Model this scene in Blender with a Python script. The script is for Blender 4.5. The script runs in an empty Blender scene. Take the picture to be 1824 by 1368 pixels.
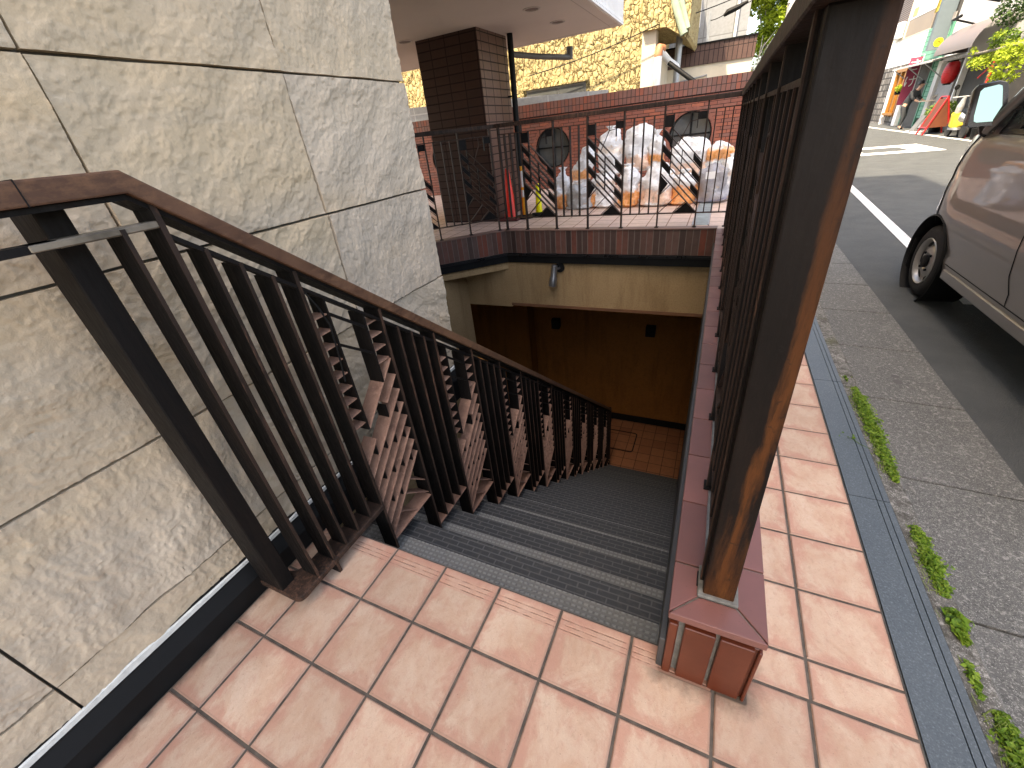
import bpy, bmesh, math, random
import numpy as np
from mathutils import Vector, Matrix, Euler, noise as mnoise
R = math.radians
random.seed(7)
D = bpy.data
scene = bpy.context.scene
COL = scene.collection

# ------------------------------------------------------------------ camera
cam_d = D.cameras.new("camera"); cam = D.objects.new("camera", cam_d); COL.objects.link(cam)
cam_d.sensor_width = 36.0
cam_d.lens = 726.653 / 1824 * 36.0
cam_d.shift_x = 0.5 - 910.631 / 1824
cam_d.shift_y = (682.771 - 684) / 1824
cam_d.clip_start = 0.02; cam_d.clip_end = 500
rt = Vector((0.9067645676, 0.4091286216, -0.1019401288))
up = Vector((-0.1341482525, 0.5091463531, 0.8501613166))
bk = Vector((0.3997277725, -0.7572210787, 0.5165597215))
cam.matrix_world = Matrix(((rt.x, up.x, bk.x, 1.00270537), (rt.y, up.y, bk.y, -0.74395667), (rt.z, up.z, bk.z, 1.40982723), (0, 0, 0, 1)))
scene.camera = cam

# ------------------------------------------------------------------ light
SUN = Vector((-0.27, -0.53, 1.0)).normalized()      # towards the sun
el = math.asin(SUN.z); az = math.atan2(SUN.x, SUN.y)
w = D.worlds.new("World"); scene.world = w; w.use_nodes = True
nt = w.node_tree
sky = nt.nodes.new('ShaderNodeTexSky'); sky.sky_type = 'NISHITA'; sky.sun_disc = False
sky.sun_elevation = el; sky.sun_rotation = az; sky.dust_density = 3.0; sky.ozone_density = 0.6; sky.air_density = 0.8
nt.links.new(sky.outputs[0], nt.nodes['Background'].inputs[0])
nt.nodes['Background'].inputs[1].default_value = 0.15
sd = D.lights.new("sun", 'SUN'); sd.energy = 2.1; sd.angle = R(0.6); sd.color = (1, .95, .86)
so = D.objects.new("sun", sd); COL.objects.link(so)
so.rotation_euler = SUN.to_track_quat('Z', 'Y').to_euler(); so.location = (-6, -8, 14)
scene.view_settings.view_transform = 'Standard'; scene.view_settings.look = 'None'
scene.view_settings.exposure = 2.5; scene.view_settings.gamma = 1.0
scene.view_settings.use_white_balance = True; scene.view_settings.white_balance_temperature = 8300; scene.view_settings.white_balance_tint = 12
scene.cycles.max_bounces = 8; scene.cycles.diffuse_bounces = 5; scene.cycles.transparent_max_bounces = 12
scene.cycles.sample_clamp_indirect = 6.0

# ------------------------------------------------------------------ shader helper
class S:
    def __init__(s, name):
        s.m = D.materials.new(name); s.m.use_nodes = True
        s.nt = s.m.node_tree; s.b = s.nt.nodes['Principled BSDF']
        s.pos = s.nt.nodes.new('ShaderNodeNewGeometry').outputs['Position']
    def n(s, t, **kw):
        o = s.nt.nodes.new(t)
        for k, v in kw.items(): setattr(o, k, v)
        return o
    def put(s, inp, v):
        if isinstance(v, bpy.types.NodeSocket): s.nt.links.new(v, inp)
        elif isinstance(v, (tuple, list)) and len(v) == 3 and inp.type == 'RGBA': inp.default_value = (*v, 1)
        elif inp.type == 'RGBA' and isinstance(v, (int, float)): inp.default_value = (v, v, v, 1)
        else: inp.default_value = v
    def math(s, op, a, b=0.0, c=0.0, clamp=False):
        o = s.n('ShaderNodeMath', operation=op); o.use_clamp = clamp
        s.put(o.inputs[0], a); s.put(o.inputs[1], b); s.put(o.inputs[2], c); return o.outputs[0]
    def vmath(s, op, a, b=(0, 0, 0)):
        o = s.n('ShaderNodeVectorMath', operation=op); s.put(o.inputs[0], a); s.put(o.inputs[1], b); return o.outputs[0]
    def scale(s, v, k):
        o = s.n('ShaderNodeMapping'); s.put(o.inputs[0], v)
        o.inputs['Scale'].default_value = k if isinstance(k, (tuple, list)) else (k, k, k); return o.outputs[0]
    def rot(s, v, r, loc=(0, 0, 0), k=(1, 1, 1)):
        o = s.n('ShaderNodeMapping'); s.put(o.inputs[0], v); s.put(o.inputs['Rotation'], r); o.inputs['Location'].default_value = loc
        o.inputs['Scale'].default_value = k; return o.outputs[0]
    def noise(s, sc, det=4.0, ro=.55, dist=0.0, v=None):
        o = s.n('ShaderNodeTexNoise'); s.put(o.inputs['Vector'], s.pos if v is None else v)
        o.inputs['Scale'].default_value = sc; o.inputs['Detail'].default_value = det; o.inputs['Roughness'].default_value = ro
        o.inputs['Distortion'].default_value = dist; return o.outputs['Fac']
    def voro(s, sc, feat='F1', v=None, rnd=1.0, out=0):
        o = s.n('ShaderNodeTexVoronoi', feature=feat); s.put(o.inputs['Vector'], s.pos if v is None else v)
        o.inputs['Scale'].default_value = sc; o.inputs['Randomness'].default_value = rnd; return o.outputs[out]
    def ramp(s, f, *st, interp='LINEAR'):
        o = s.n('ShaderNodeValToRGB'); s.put(o.inputs[0], f); e = o.color_ramp.elements; o.color_ramp.interpolation = interp
        while len(e) < len(st): e.new(.5)
        for k, (p, c) in enumerate(st):
            e[k].position = p; e[k].color = (*c, 1) if isinstance(c, (tuple, list)) else (c, c, c, 1)
        return o.outputs[0]
    def mix(s, f, a, b, bt='MIX'):
        o = s.n('ShaderNodeMix', data_type='RGBA', blend_type=bt); s.put(o.inputs['Factor'], f)
        s.put(o.inputs[6], a); s.put(o.inputs[7], b); return o.outputs[2]
    def rng(s, f, a, b, c=0., d=1., it='LINEAR'):
        o = s.n('ShaderNodeMapRange', interpolation_type=it); s.put(o.inputs[0], f)
        for k, v in zip((1, 2, 3, 4), (a, b, c, d)): o.inputs[k].default_value = v
        return o.outputs[0]
    def sep(s, v):
        o = s.n('ShaderNodeSeparateXYZ'); s.put(o.inputs[0], v); return o.outputs
    def comb(s, x=0., y=0., z=0.):
        o = s.n('ShaderNodeCombineXYZ'); s.put(o.inputs[0], x); s.put(o.inputs[1], y); s.put(o.inputs[2], z); return o.outputs[0]
    def attr(s, name, out='Fac'):
        o = s.n('ShaderNodeAttribute', attribute_name=name); return o.outputs[out]
    def uv(s): return s.n('ShaderNodeTexCoord').outputs['UV']
    def rnd(s): return s.n('ShaderNodeObjectInfo').outputs['Random']
    def bump(s, h, st=.5, dist=.01, nrm=None):
        o = s.n('ShaderNodeBump'); s.put(o.inputs['Height'], h); o.inputs['Strength'].default_value = st; o.inputs['Distance'].default_value = dist
        if nrm is not None: s.put(o.inputs['Normal'], nrm)
        return o.outputs[0]
    def done(s, col=None, rough=.6, metal=0., nrm=None, spec=None, **kw):
        if col is not None: s.put(s.b.inputs['Base Color'], col)
        s.put(s.b.inputs['Roughness'], rough); s.put(s.b.inputs['Metallic'], metal)
        if nrm is not None: s.put(s.b.inputs['Normal'], nrm)
        if spec is not None: s.b.inputs['Specular IOR Level'].default_value = spec
        for k, v in kw.items(): s.put(s.b.inputs[k], v)
        return s.m

def plain(name, c, rough=.55, metal=0., var=.25, sc=6., bmp=.15, spec=None, bsc=90., bd=.002, **kw):
    """painted / cast surface: a base colour with blotchy wear and a fine grain"""
    s = S(name); f = s.noise(sc, 5, .6); g = s.noise(bsc, 3, .6)
    a = tuple(x * (1 - var) for x in c); b = tuple(min(1, x * (1 + var)) for x in c)
    return s.done(s.mix(s.rng(f, .3, .7), a, b), s.rng(f, .2, .8, max(.02, rough - .12), min(1, rough + .12)), metal, s.bump(g, bmp, bd), spec, **kw)

M = {}
def mat_stone():
    s = S("split_sandstone"); r = s.attr('rnd')
    ang = s.comb(s.math('ADD', s.math('MULTIPLY', r, 7.0), .3), 0., 0.)
    off = s.vmath('ADD', s.pos, s.comb(s.math('MULTIPLY', r, 31.), s.math('MULTIPLY', r, 17.), s.math('MULTIPLY', r, 53.)))
    pit = s.noise(60., 6, .72, .2, off); fine = s.noise(190, 3, .7)
    nr = s.bump(pit, .9, .0030); nr = s.bump(fine, .4, .0012, nr)
    base = s.ramp(r, (0, (.53, .415, .275)), (.3, (.57, .46, .32)), (.55, (.50, .415, .315)), (.8, (.56, .44, .29)), (1, (.52, .435, .325)))
    sv = s.rot(off, ang, k=(1, .40, 2.0)); sn = s.noise(1.9, 7, .62, .5, sv)
    c = s.mix(s.rng(sn, .38, .66, 0, .55), base, (.48, .42, .34)); c = s.mix(s.rng(s.noise(1.3, 5, .55, .4, sv), .56, .74, 0, .5), c, (.61, .44, .25))
    c = s.mix(s.rng(sn, .60, .78, 0, .45), c, (.67, .58, .45))
    c = s.mix(s.rng(pit, .40, .28, 0, .35), c, (.30, .23, .16)); c = s.mix(s.rng(pit, .60, .74, 0, .3), c, (.70, .61, .48)); c = s.mix(s.rng(fine, .3, .7, 0, .14), c, (.30, .24, .18))
    return s.done(c, .82, 0, nr, .2)
M['stone'] = mat_stone()

def mat_tile(name, lo, hi, edge, groove=False):
    s = S(name); r = s.attr('rnd'); u = s.uv(); su = s.sep(u)
    off = s.vmath('ADD', s.pos, s.comb(s.math('MULTIPLY', r, 13.), s.math('MULTIPLY', r, 29.), 0.))
    v = s.rot(off, (0, 0, .5), k=(1.35, .9, 1))
    a = s.noise(7, 9, .70, .5, v); b = s.noise(26, 8, .72, .5, v); c2 = s.noise(150, 4, .7); d = s.noise(55, 6, .7, .3, v)
    eu = s.math('MINIMUM', s.math('MINIMUM', su[0], s.math('SUBTRACT', 1., su[0])), s.math('MINIMUM', su[1], s.math('SUBTRACT', 1., su[1])))
    ew = s.math('ADD', s.math('ADD', eu, s.math('MULTIPLY', s.math('SUBTRACT', a, .5), .75)), s.math('MULTIPLY', s.math('SUBTRACT', b, .5), .40))
    col = s.mix(s.rng(a, .36, .62), lo, hi)
    col = s.mix(s.rng(ew, .15, .03, 0, .72), col, edge)
    col = s.mix(s.rng(b, .52, .66, 0, .42), col, edge)
    col = s.mix(s.rng(b, .43, .32, 0, .30), col, tuple(min(1, x * 1.12 + .03) for x in hi))
    col = s.mix(s.rng(d, .55, .70, 0, .35), col, tuple(x * .62 for x in lo))
    col = s.mix(s.rng(d, .40, .30, 0, .25), col, tuple(min(1, x * 1.15) for x in hi))
    col = s.mix(s.rng(c2, .64, .74, 0, .45), col, tuple(x * .5 for x in edge))
    col = s.mix(s.rng(s.noise(230, 2, .5), .71, .75, 0, .75), col, (.10, .06, .04))
    col = s.mix(s.rng(s.noise(1.1, 5, .65), .45, .72, 0, .32), col, tuple(x * .70 for x in lo))
    col = s.mix(s.rng(eu, .022, .0, 0, .45), col, (.28, .19, .14))
    if groove:
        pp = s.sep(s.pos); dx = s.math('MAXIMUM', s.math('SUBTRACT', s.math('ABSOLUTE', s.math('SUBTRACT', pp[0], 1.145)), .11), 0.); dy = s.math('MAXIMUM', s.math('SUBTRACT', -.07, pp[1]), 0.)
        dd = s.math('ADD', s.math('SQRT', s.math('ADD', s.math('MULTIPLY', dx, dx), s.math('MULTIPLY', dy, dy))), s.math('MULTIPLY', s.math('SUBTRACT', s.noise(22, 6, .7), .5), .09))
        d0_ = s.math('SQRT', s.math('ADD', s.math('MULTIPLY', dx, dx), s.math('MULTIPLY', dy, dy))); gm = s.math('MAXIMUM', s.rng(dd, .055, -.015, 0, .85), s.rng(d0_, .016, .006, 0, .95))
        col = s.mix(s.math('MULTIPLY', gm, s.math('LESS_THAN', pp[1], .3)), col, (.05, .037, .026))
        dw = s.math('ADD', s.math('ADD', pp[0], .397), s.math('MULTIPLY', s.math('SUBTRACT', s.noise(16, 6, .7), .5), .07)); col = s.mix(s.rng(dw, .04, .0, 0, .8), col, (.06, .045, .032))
    tint = s.ramp(r, (0, .87), (.5, 1.0), (1, 1.06)); col = s.mix(1., col, tint, 'MULTIPLY')
    h = s.math('ADD', s.math('MULTIPLY', a, .5), s.math('ADD', s.math('MULTIPLY', d, .35), s.math('MULTIPLY', c2, .2)))
    nr = s.bump(h, .5, .006)
    if groove:
        g = s.attr('kind'); st = s.math('FRACT', s.math('MULTIPLY', su[1], 13.0)); line = s.rng(s.math('ABSOLUTE', s.math('SUBTRACT', st, .5)), .0, .2, 1., 0.)
        inb = s.math('MULTIPLY', s.math('GREATER_THAN', su[1], .70), s.math('LESS_THAN', su[1], .93))
        k = s.math('MULTIPLY', s.math('MULTIPLY', line, inb), g)
        k = s.math('MULTIPLY', k, s.rng(s.noise(25, 3), .40, .6, .1, 1.))
        col = s.mix(s.math('MULTIPLY', k, .6), col, (.33, .16, .10))
        col = s.mix(s.math('MULTIPLY', s.math('MULTIPLY', s.math('GREATER_THAN', su[1], .68), g), .4), col, edge)
        nr = s.bump(s.math('MULTIPLY', k, -1.), .8, .004, nr)
    return s.done(col, s.rng(a, .2, .8, .45, .65), 0, nr, .35)
M['tile'] = mat_tile("terracotta_tile", (.50, .325, .222), (.57, .425, .315), (.46, .235, .17), True)
M['tile_dark'] = mat_tile("basement_tile", (.42, .20, .10), (.50, .25, .13), (.34, .14, .07))
M['grout'] = plain("dark_grout", (.085, .072, .058), .9, var=.5, sc=25, bmp=.4)
M['grout_light'] = plain("cement_mortar", (.15, .148, .132), .9, var=.35, sc=30, bmp=.6, bd=.004)
M['black'] = plain("black_coated_metal", (.0055, .006, .0062), .6, var=.4, sc=9, bmp=.1, spec=.18)
M['black_glossy'] = plain("black_trim", (.010, .010, .011), .3, var=.3, sc=4, bmp=.03)
M['sealant'] = plain("white_sealant", (.60, .62, .58), .7, var=.15, sc=40, bmp=.5, bd=.004)
M['core'] = plain("beige_render", (.46, .40, .32), .85, var=.12, sc=1.5, bmp=.3)

def mat_bronze(name, dark, mid, copper, cut=.5, rough=.42, streak=(9, 9, 1.6)):
    s = S(name); v = s.scale(s.pos, streak)
    a = s.noise(2.2, 6, .62, .5, v); b = s.noise(11, 5, .65, .2, v); c = s.noise(60, 3, .6, 0, v); d = s.noise(1.2, 3)
    col = s.mix(s.rng(a, .35, .68), dark, mid)
    col = s.mix(s.rng(s.math('ADD', s.math('MULTIPLY', d, .5), s.math('MULTIPLY', b, .5)), cut, cut + .16), col, copper)
    col = s.mix(s.rng(c, .60, .72, 0, .4), col, tuple(x * .45 for x in dark))
    nr = s.bump(s.math('ADD', b, s.math('MULTIPLY', c, .4)), .22, .003)
    return s.done(col, s.rng(b, .3, .7, rough - .1, rough + .2), .05, nr, .22)
M['bar'] = mat_bronze("weathered_bronze", (.0035, .003, .0027), (.008, .0055, .0043), (.040, .018, .010), .60, .62)
M['copper'] = mat_bronze("worn_copper_brown", (.075, .038, .024), (.135, .070, .042), (.185, .095, .052), .46, .5, (5, 2.2, 5))
M['slat'] = mat_bronze("rubbed_copper_slat", (.19, .105, .075), (.32, .185, .13), (.40, .24, .17), .48, .5, (5, 5, 5))
M['edge'] = mat_bronze("rubbed_bronze_edge", (.018, .012, .009), (.048, .028, .020), (.13, .066, .042), .50, .6)
def mat_post():
    s = S("rust_streaked_bronze"); p = s.sep(s.pos)
    v = s.scale(s.pos, (10, 10, 1.3)); a = s.noise(2.4, 6, .62, .6, v); b = s.noise(9, 5, .66, .2, v); c = s.noise(70, 3)
    col = s.mix(s.rng(a, .3, .7), (.0035, .0028, .0024), (.009, .006, .0045))
    xx = s.math('ADD', p[0], s.math('MULTIPLY', s.math('SUBTRACT', a, .5), .06))
    lowm = s.rng(p[2], 0.98, .40, 0., 1.)
    stripe = s.rng(s.math('ABSOLUTE', s.math('SUBTRACT', xx, s.math('SUBTRACT', 1.160, s.math('MULTIPLY', lowm, .020)))), .013, .003, 0., 1.)
    low = s.rng(s.math('ADD', p[2], s.math('MULTIPLY', b, .5)), .86, .52, 0., 1.)
    k = s.math('MAXIMUM', s.math('MULTIPLY', stripe, s.rng(b, .22, .5)), s.math('MULTIPLY', low, s.rng(s.math('ABSOLUTE', s.math('SUBTRACT', xx, 1.148)), .045, .02)))
    k = s.math('MULTIPLY', k, s.rng(p[2], 1.50, .95, .30, .95))
    rust = s.mix(s.rng(b, .3, .7), (.12, .042, .011), (.072, .025, .008))
    col = s.mix(k, col, rust); col = s.mix(s.rng(c, .64, .72, 0, .6), col, (.01, .008, .007))
    return s.done(col, s.rng(b, .3, .7, .45, .65), .05, s.bump(s.math('ADD', b, c), .2, .003), .2)
M['post'] = mat_post()

def mat_rubber():
    s = S("ribbed_stair_rubber"); p = s.sep(s.pos); T = .305
    t = s.math('FRACT', s.math('DIVIDE', p[1], T)); nose = s.math('GREATER_THAN', t, .66)
    # dots
    q = .021
    fx = s.math('SUBTRACT', s.math('FRACT', s.math('DIVIDE', p[0], q * 1.15)), .5); fy = s.math('SUBTRACT', s.math('FRACT', s.math('DIVIDE', p[1], q)), .5)
    dot = s.rng(s.math('MAXIMUM', s.math('ABSOLUTE', fx), s.math('MULTIPLY', s.math('ABSOLUTE', fy), 1.35)), .40, .27, 0., 1., 'SMOOTHSTEP')
    bk_ = s.n('ShaderNodeTexBrick'); s.put(bk_.inputs['Vector'], s.comb(p[0], p[1], 0.))
    bk_.offset = .5; bk_.inputs['Scale'].default_value = 1.0; bk_.inputs['Brick Width'].default_value = .085; bk_.inputs['Row Height'].default_value = .0262
    bk_.inputs['Mortar Size'].default_value = .0034; bk_.inputs['Mortar Smooth'].default_value = .2
    bf = bk_.outputs['Fac']
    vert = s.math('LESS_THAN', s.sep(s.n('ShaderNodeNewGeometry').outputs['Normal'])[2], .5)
    d = s.noise(3.0, 5, .6); d2 = s.noise(40, 4, .6)
    base = s.mix(s.rng(d, .3, .7), (.165, .170, .160), (.205, .210, .195))
    ctread = s.mix(s.math('MULTIPLY', dot, .55), base, (.34, .35, .33))
    cn = s.mix(bf, (.036, .039, .041), (.088, .093, .092))
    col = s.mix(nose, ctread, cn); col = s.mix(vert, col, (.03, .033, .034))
    col = s.mix(s.rng(d2, .5, .75, 0, .35), col, (.11, .10, .085))
    h = s.mix(nose, dot, s.math('SUBTRACT', 1., bf))
    return s.done(col, s.mix(nose, s.rng(d, .3, .7, .48, .62), .55), 0, s.bump(h, .9, .0035), .35)
M['rubber'] = mat_rubber()

def mat_brick(name, w_, h_, off, cols, mortar, ms=.006, ax='xz', rough=.45, bmp=.5, squash=1.0):
    s = S(name); p = s.sep(s.pos)
    a = {'x': p[0], 'y': p[1], 'z': p[2], 's': s.math('ADD', p[0], p[1])}
    v = s.comb(a[ax[0]], a[ax[1]], 0.)
    b = s.n('ShaderNodeTexBrick'); s.put(b.inputs['Vector'], v); b.offset = off; b.squash = squash
    b.inputs['Scale'].default_value = 1; b.inputs['Brick Width'].default_value = w_; b.inputs['Row Height'].default_value = h_
    b.inputs['Mortar Size'].default_value = ms; b.inputs['Mortar Smooth'].default_value = .15; b.inputs['Bias'].default_value = 0
    b.inputs['Color1'].default_value = (0, 0, 0, 1); b.inputs['Color2'].default_value = (1, 1, 1, 1); b.inputs['Mortar'].default_value = (.5, .5, .5, 1)
    n = len(cols); col = s.ramp(b.outputs['Color'], *[(i / max(1, n - 1), c) for i, c in enumerate(cols)])
    nz = s.noise(14, 5, .6); n2 = s.noise(80, 3)
    col = s.mix(s.rng(nz, .35, .7, 0, .35), col, tuple(x * .5 for x in cols[0]))
    col = s.mix(b.outputs['Fac'], col, mortar)
    h = s.math('ADD', s.math('MULTIPLY', b.outputs['Fac'], -1.), s.math('MULTIPLY', n2, .15))
    return s.done(col, s.mix(b.outputs['Fac'], rough, .9), 0, s.bump(h, bmp, .006), .4)
BR = [(.060, .036, .030), (.105, .060, .048), (.19, .050, .030), (.12, .075, .062), (.050, .030, .026), (.15, .072, .055)]
M['brick_wall'] = mat_brick("red_brick", .215, .058, .5, [(.26, .075, .048), (.22, .085, .062), (.34, .105, .060), (.24, .07, .045), (.20, .095, .075)], (.030, .014, .012), .0045)
M['brick_soldier'] = mat_brick("soldier_brick_red_brown", .078, .6, 0, [(.20, .10, .085), (.24, .09, .06), (.16, .088, .076), (.30, .085, .05), (.19, .11, .092)], (.045, .03, .027), .006)
M['brick_fascia'] = mat_brick("soldier_brick_fascia", .0725, .8, 0, BR, (.15, .125, .105), .0045, 'xz')
M['brick_fascia_d'] = mat_brick("soldier_brick_fascia_oblique", .0985, .8, 0, BR, (.15, .125, .105), .006, 'sz')
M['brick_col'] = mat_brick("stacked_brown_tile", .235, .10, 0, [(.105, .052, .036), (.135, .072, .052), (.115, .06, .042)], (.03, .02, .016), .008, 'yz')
M['brick_col_shaded'] = mat_brick("stacked_brown_tile_shaded", .235, .10, 0, [(.036, .012, .007), (.046, .016, .009), (.04, .014, .008)], (.02, .008, .006), .008, 'xz')  # same column tile, with the shade on its front put into a darker colour
M['terrace_tile'] = mat_brick("terrace_tile", .235, .235, 0, [(.62, .46, .37), (.66, .49, .40), (.60, .45, .35)], (.28, .17, .12), .007, 'xy', .6, .2)
M['concrete_block'] = mat_brick("grey_block_fence", .9, .42, 0, [(.34, .36, .36), (.40, .42, .41), (.36, .38, .39)], (.50, .52, .52), .012, 'xz', .8)
def mat_glaze(name, c1, c2):
    s = S(name); r = s.attr('rnd'); a = s.noise(7, 5, .6); b = s.noise(160, 2)
    col = s.mix(s.rng(a, .3, .7), c1, c2); col = s.mix(1., col, s.ramp(r, (0, .72), (.5, 1.), (1, 1.15)), 'MULTIPLY')
    col = s.mix(s.rng(b, .70, .76, 0, .7), col, (.05, .02, .02))
    return s.done(col, s.rng(a, .2, .8, .3, .5), 0, s.bump(s.math('ADD', a, s.math('MULTIPLY', b, .2)), .12, .003), .5)
M['coping'] = mat_glaze("glazed_coping_tile", (.185, .075, .062), (.150, .066, .056))
M['pier_brick'] = mat_glaze("glazed_dark_red_brick", (.115, .021, .006), (.080, .015, .005))

def mat_stucco(name, c1, c2, stain, sc=55, bd=.006):
    s = S(name); a = s.noise(2.0, 5, .6); b = s.noise(sc, 4, .7, .3); st = s.noise(1.0, 5, .65, .2, s.scale(s.pos, (5, 5, .8)))
    col = s.mix(s.rng(a, .3, .7), c1, c2); col = s.mix(s.rng(st, .5, .72, 0, .75), col, stain); col = s.mix(s.rng(b, .45, .65, 0, .35), col, tuple(x * .45 for x in c1))
    return s.done(col, .9, 0, s.bump(b, .9, bd), .2)
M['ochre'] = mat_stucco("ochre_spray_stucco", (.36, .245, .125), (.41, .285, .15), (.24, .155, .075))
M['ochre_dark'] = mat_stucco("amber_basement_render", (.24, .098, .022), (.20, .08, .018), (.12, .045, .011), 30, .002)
M['soffit'] = plain("pale_soffit_board", (.62, .56, .50), .8, var=.05, sc=1, bmp=.05)
M['white'] = plain("white_paint", (.78, .78, .76), .6, var=.06, sc=2, bmp=.05)
M['grey_metal'] = plain("galvanised_grey", (.34, .36, .37), .4, .55, var=.15, sc=12, bmp=.1)
M['alu'] = plain("brushed_aluminium", (.26, .27, .28), .36, .85, var=.12, sc=20, bmp=.06)

def mat_asphalt():
    s = S("asphalt"); a = s.noise(260, 3, .7); b = s.noise(3, 6, .65); v = s.voro(190)
    col = s.mix(s.rng(b, .3, .7), (.060, .066, .066), (.085, .092, .091))
    col = s.mix(s.rng(a, .55, .75, 0, .6), col, (.13, .135, .13)); col = s.mix(s.rng(s.voro(70, 'F1'), .10, .05, 0, .55), col, (.32, .31, .30))
    return s.done(col, .85, 0, s.bump(s.math('ADD', a, v), .8, .006), .3)
M['asphalt'] = mat_asphalt()
def mat_conc(name, c1, c2, moss=0., sp=.5):
    s = S(name); a = s.noise(120, 4, .7); b = s.noise(4, 6, .65); c = s.noise(16, 5, .7); v = s.voro(120, 'F1')
    col = s.mix(s.rng(b, .3, .7), c1, c2); col = s.mix(s.rng(a, .50, .66, 0, .6), col, tuple(x * .3 for x in c1)); col = s.mix(s.rng(v, .26, .1, 0, sp), col, (.46, .45, .42)); col = s.mix(s.rng(s.noise(55, 5, .75), .53, .66, 0, sp), col, (.40, .39, .36)); col = s.mix(s.rng(s.noise(300, 2, .6), .58, .70, 0, sp), col, (.50, .49, .46))
    if moss: col = s.mix(s.rng(c, .46, .60, 0, moss), col, (.030, .028, .020)); col = s.mix(s.rng(b, .56, .68, 0, .5), col, (.10, .11, .045))
    return s.done(col, .9, 0, s.bump(s.math('ADD', a, s.math('MULTIPLY', c, .6)), .7, .005), .25)
M['gutter'] = mat_conc("washed_gutter_concrete", (.095, .098, .092), (.125, .127, .12))
M['kerb'] = mat_conc("mossy_kerb_concrete", (.15, .147, .132), (.10, .098, .088), .6, .8)
def mat_granite():
    s = S("blue_grey_granite"); a = s.noise(180, 3, .7); v = s.voro(110, 'F1', out=1); b = s.noise(3, 4)
    col = s.mix(s.rng(b, .3, .7), (.062, .080, .090), (.078, .097, .107)); col = s.mix(s.rng(a, .54, .68, 0, .4), col, (.24, .28, .30)); col = s.mix(s.rng(a, .42, .32, 0, .6), col, (.03, .04, .05))
    return s.done(col, .5, 0, s.bump(a, .15, .002), .5)
M['granite'] = mat_granite()
def mat_paint():
    s = S("worn_road_paint"); a = s.noise(60, 5, .75); b = s.noise(6, 4)
    col = s.mix(s.rng(s.math('ADD', s.math('MULTIPLY', a, .6), s.math('MULTIPLY', b, .4)), .36, .46), (.20, .20, .20), (.72, .72, .70))
    return s.done(col, .7, 0, s.bump(a, .3, .003))
M['paint'] = mat_paint()
M['ground'] = plain("bare_ground", (.14, .13, .11), .95, var=.3, sc=1, bmp=.5)
def mat_car():
    s = S("warm_grey_metallic_paint"); a = s.noise(900, 2); d = s.noise(2, 4)
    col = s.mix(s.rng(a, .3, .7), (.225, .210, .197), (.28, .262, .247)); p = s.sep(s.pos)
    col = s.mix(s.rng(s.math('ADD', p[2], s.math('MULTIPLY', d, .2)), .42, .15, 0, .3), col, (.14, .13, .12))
    s.b.inputs['Coat Weight'].default_value = 1.0; s.b.inputs['Coat Roughness'].default_value = .03
    return s.done(col, .38, .6, None, .5)
M['car'] = mat_car()
M['tyre'] = plain("tyre_rubber", (.012, .012, .012), .75, var=.3, sc=20, bmp=.4, bd=.003)
M['rim'] = plain("painted_steel_rim", (.42, .41, .39), .35, .7, var=.12, sc=10, bmp=.05)
M['glass_dark'] = plain("tinted_glass", (.018, .030, .032), .05, var=.1, sc=2, bmp=0., spec=.8)
M['window'] = plain("window_glass", (.09, .095, .09), .06, var=.25, sc=2, bmp=0., spec=.7)
M['window_far'] = plain("bright_window_glass", (.35, .40, .42), .1, var=.35, sc=1.5, bmp=0., spec=.6)
def mat_mirror():
    s = S("mirror_glass"); return s.done((.17, .26, .245), .02, 1.0)
M['mirror'] = mat_mirror()

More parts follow.
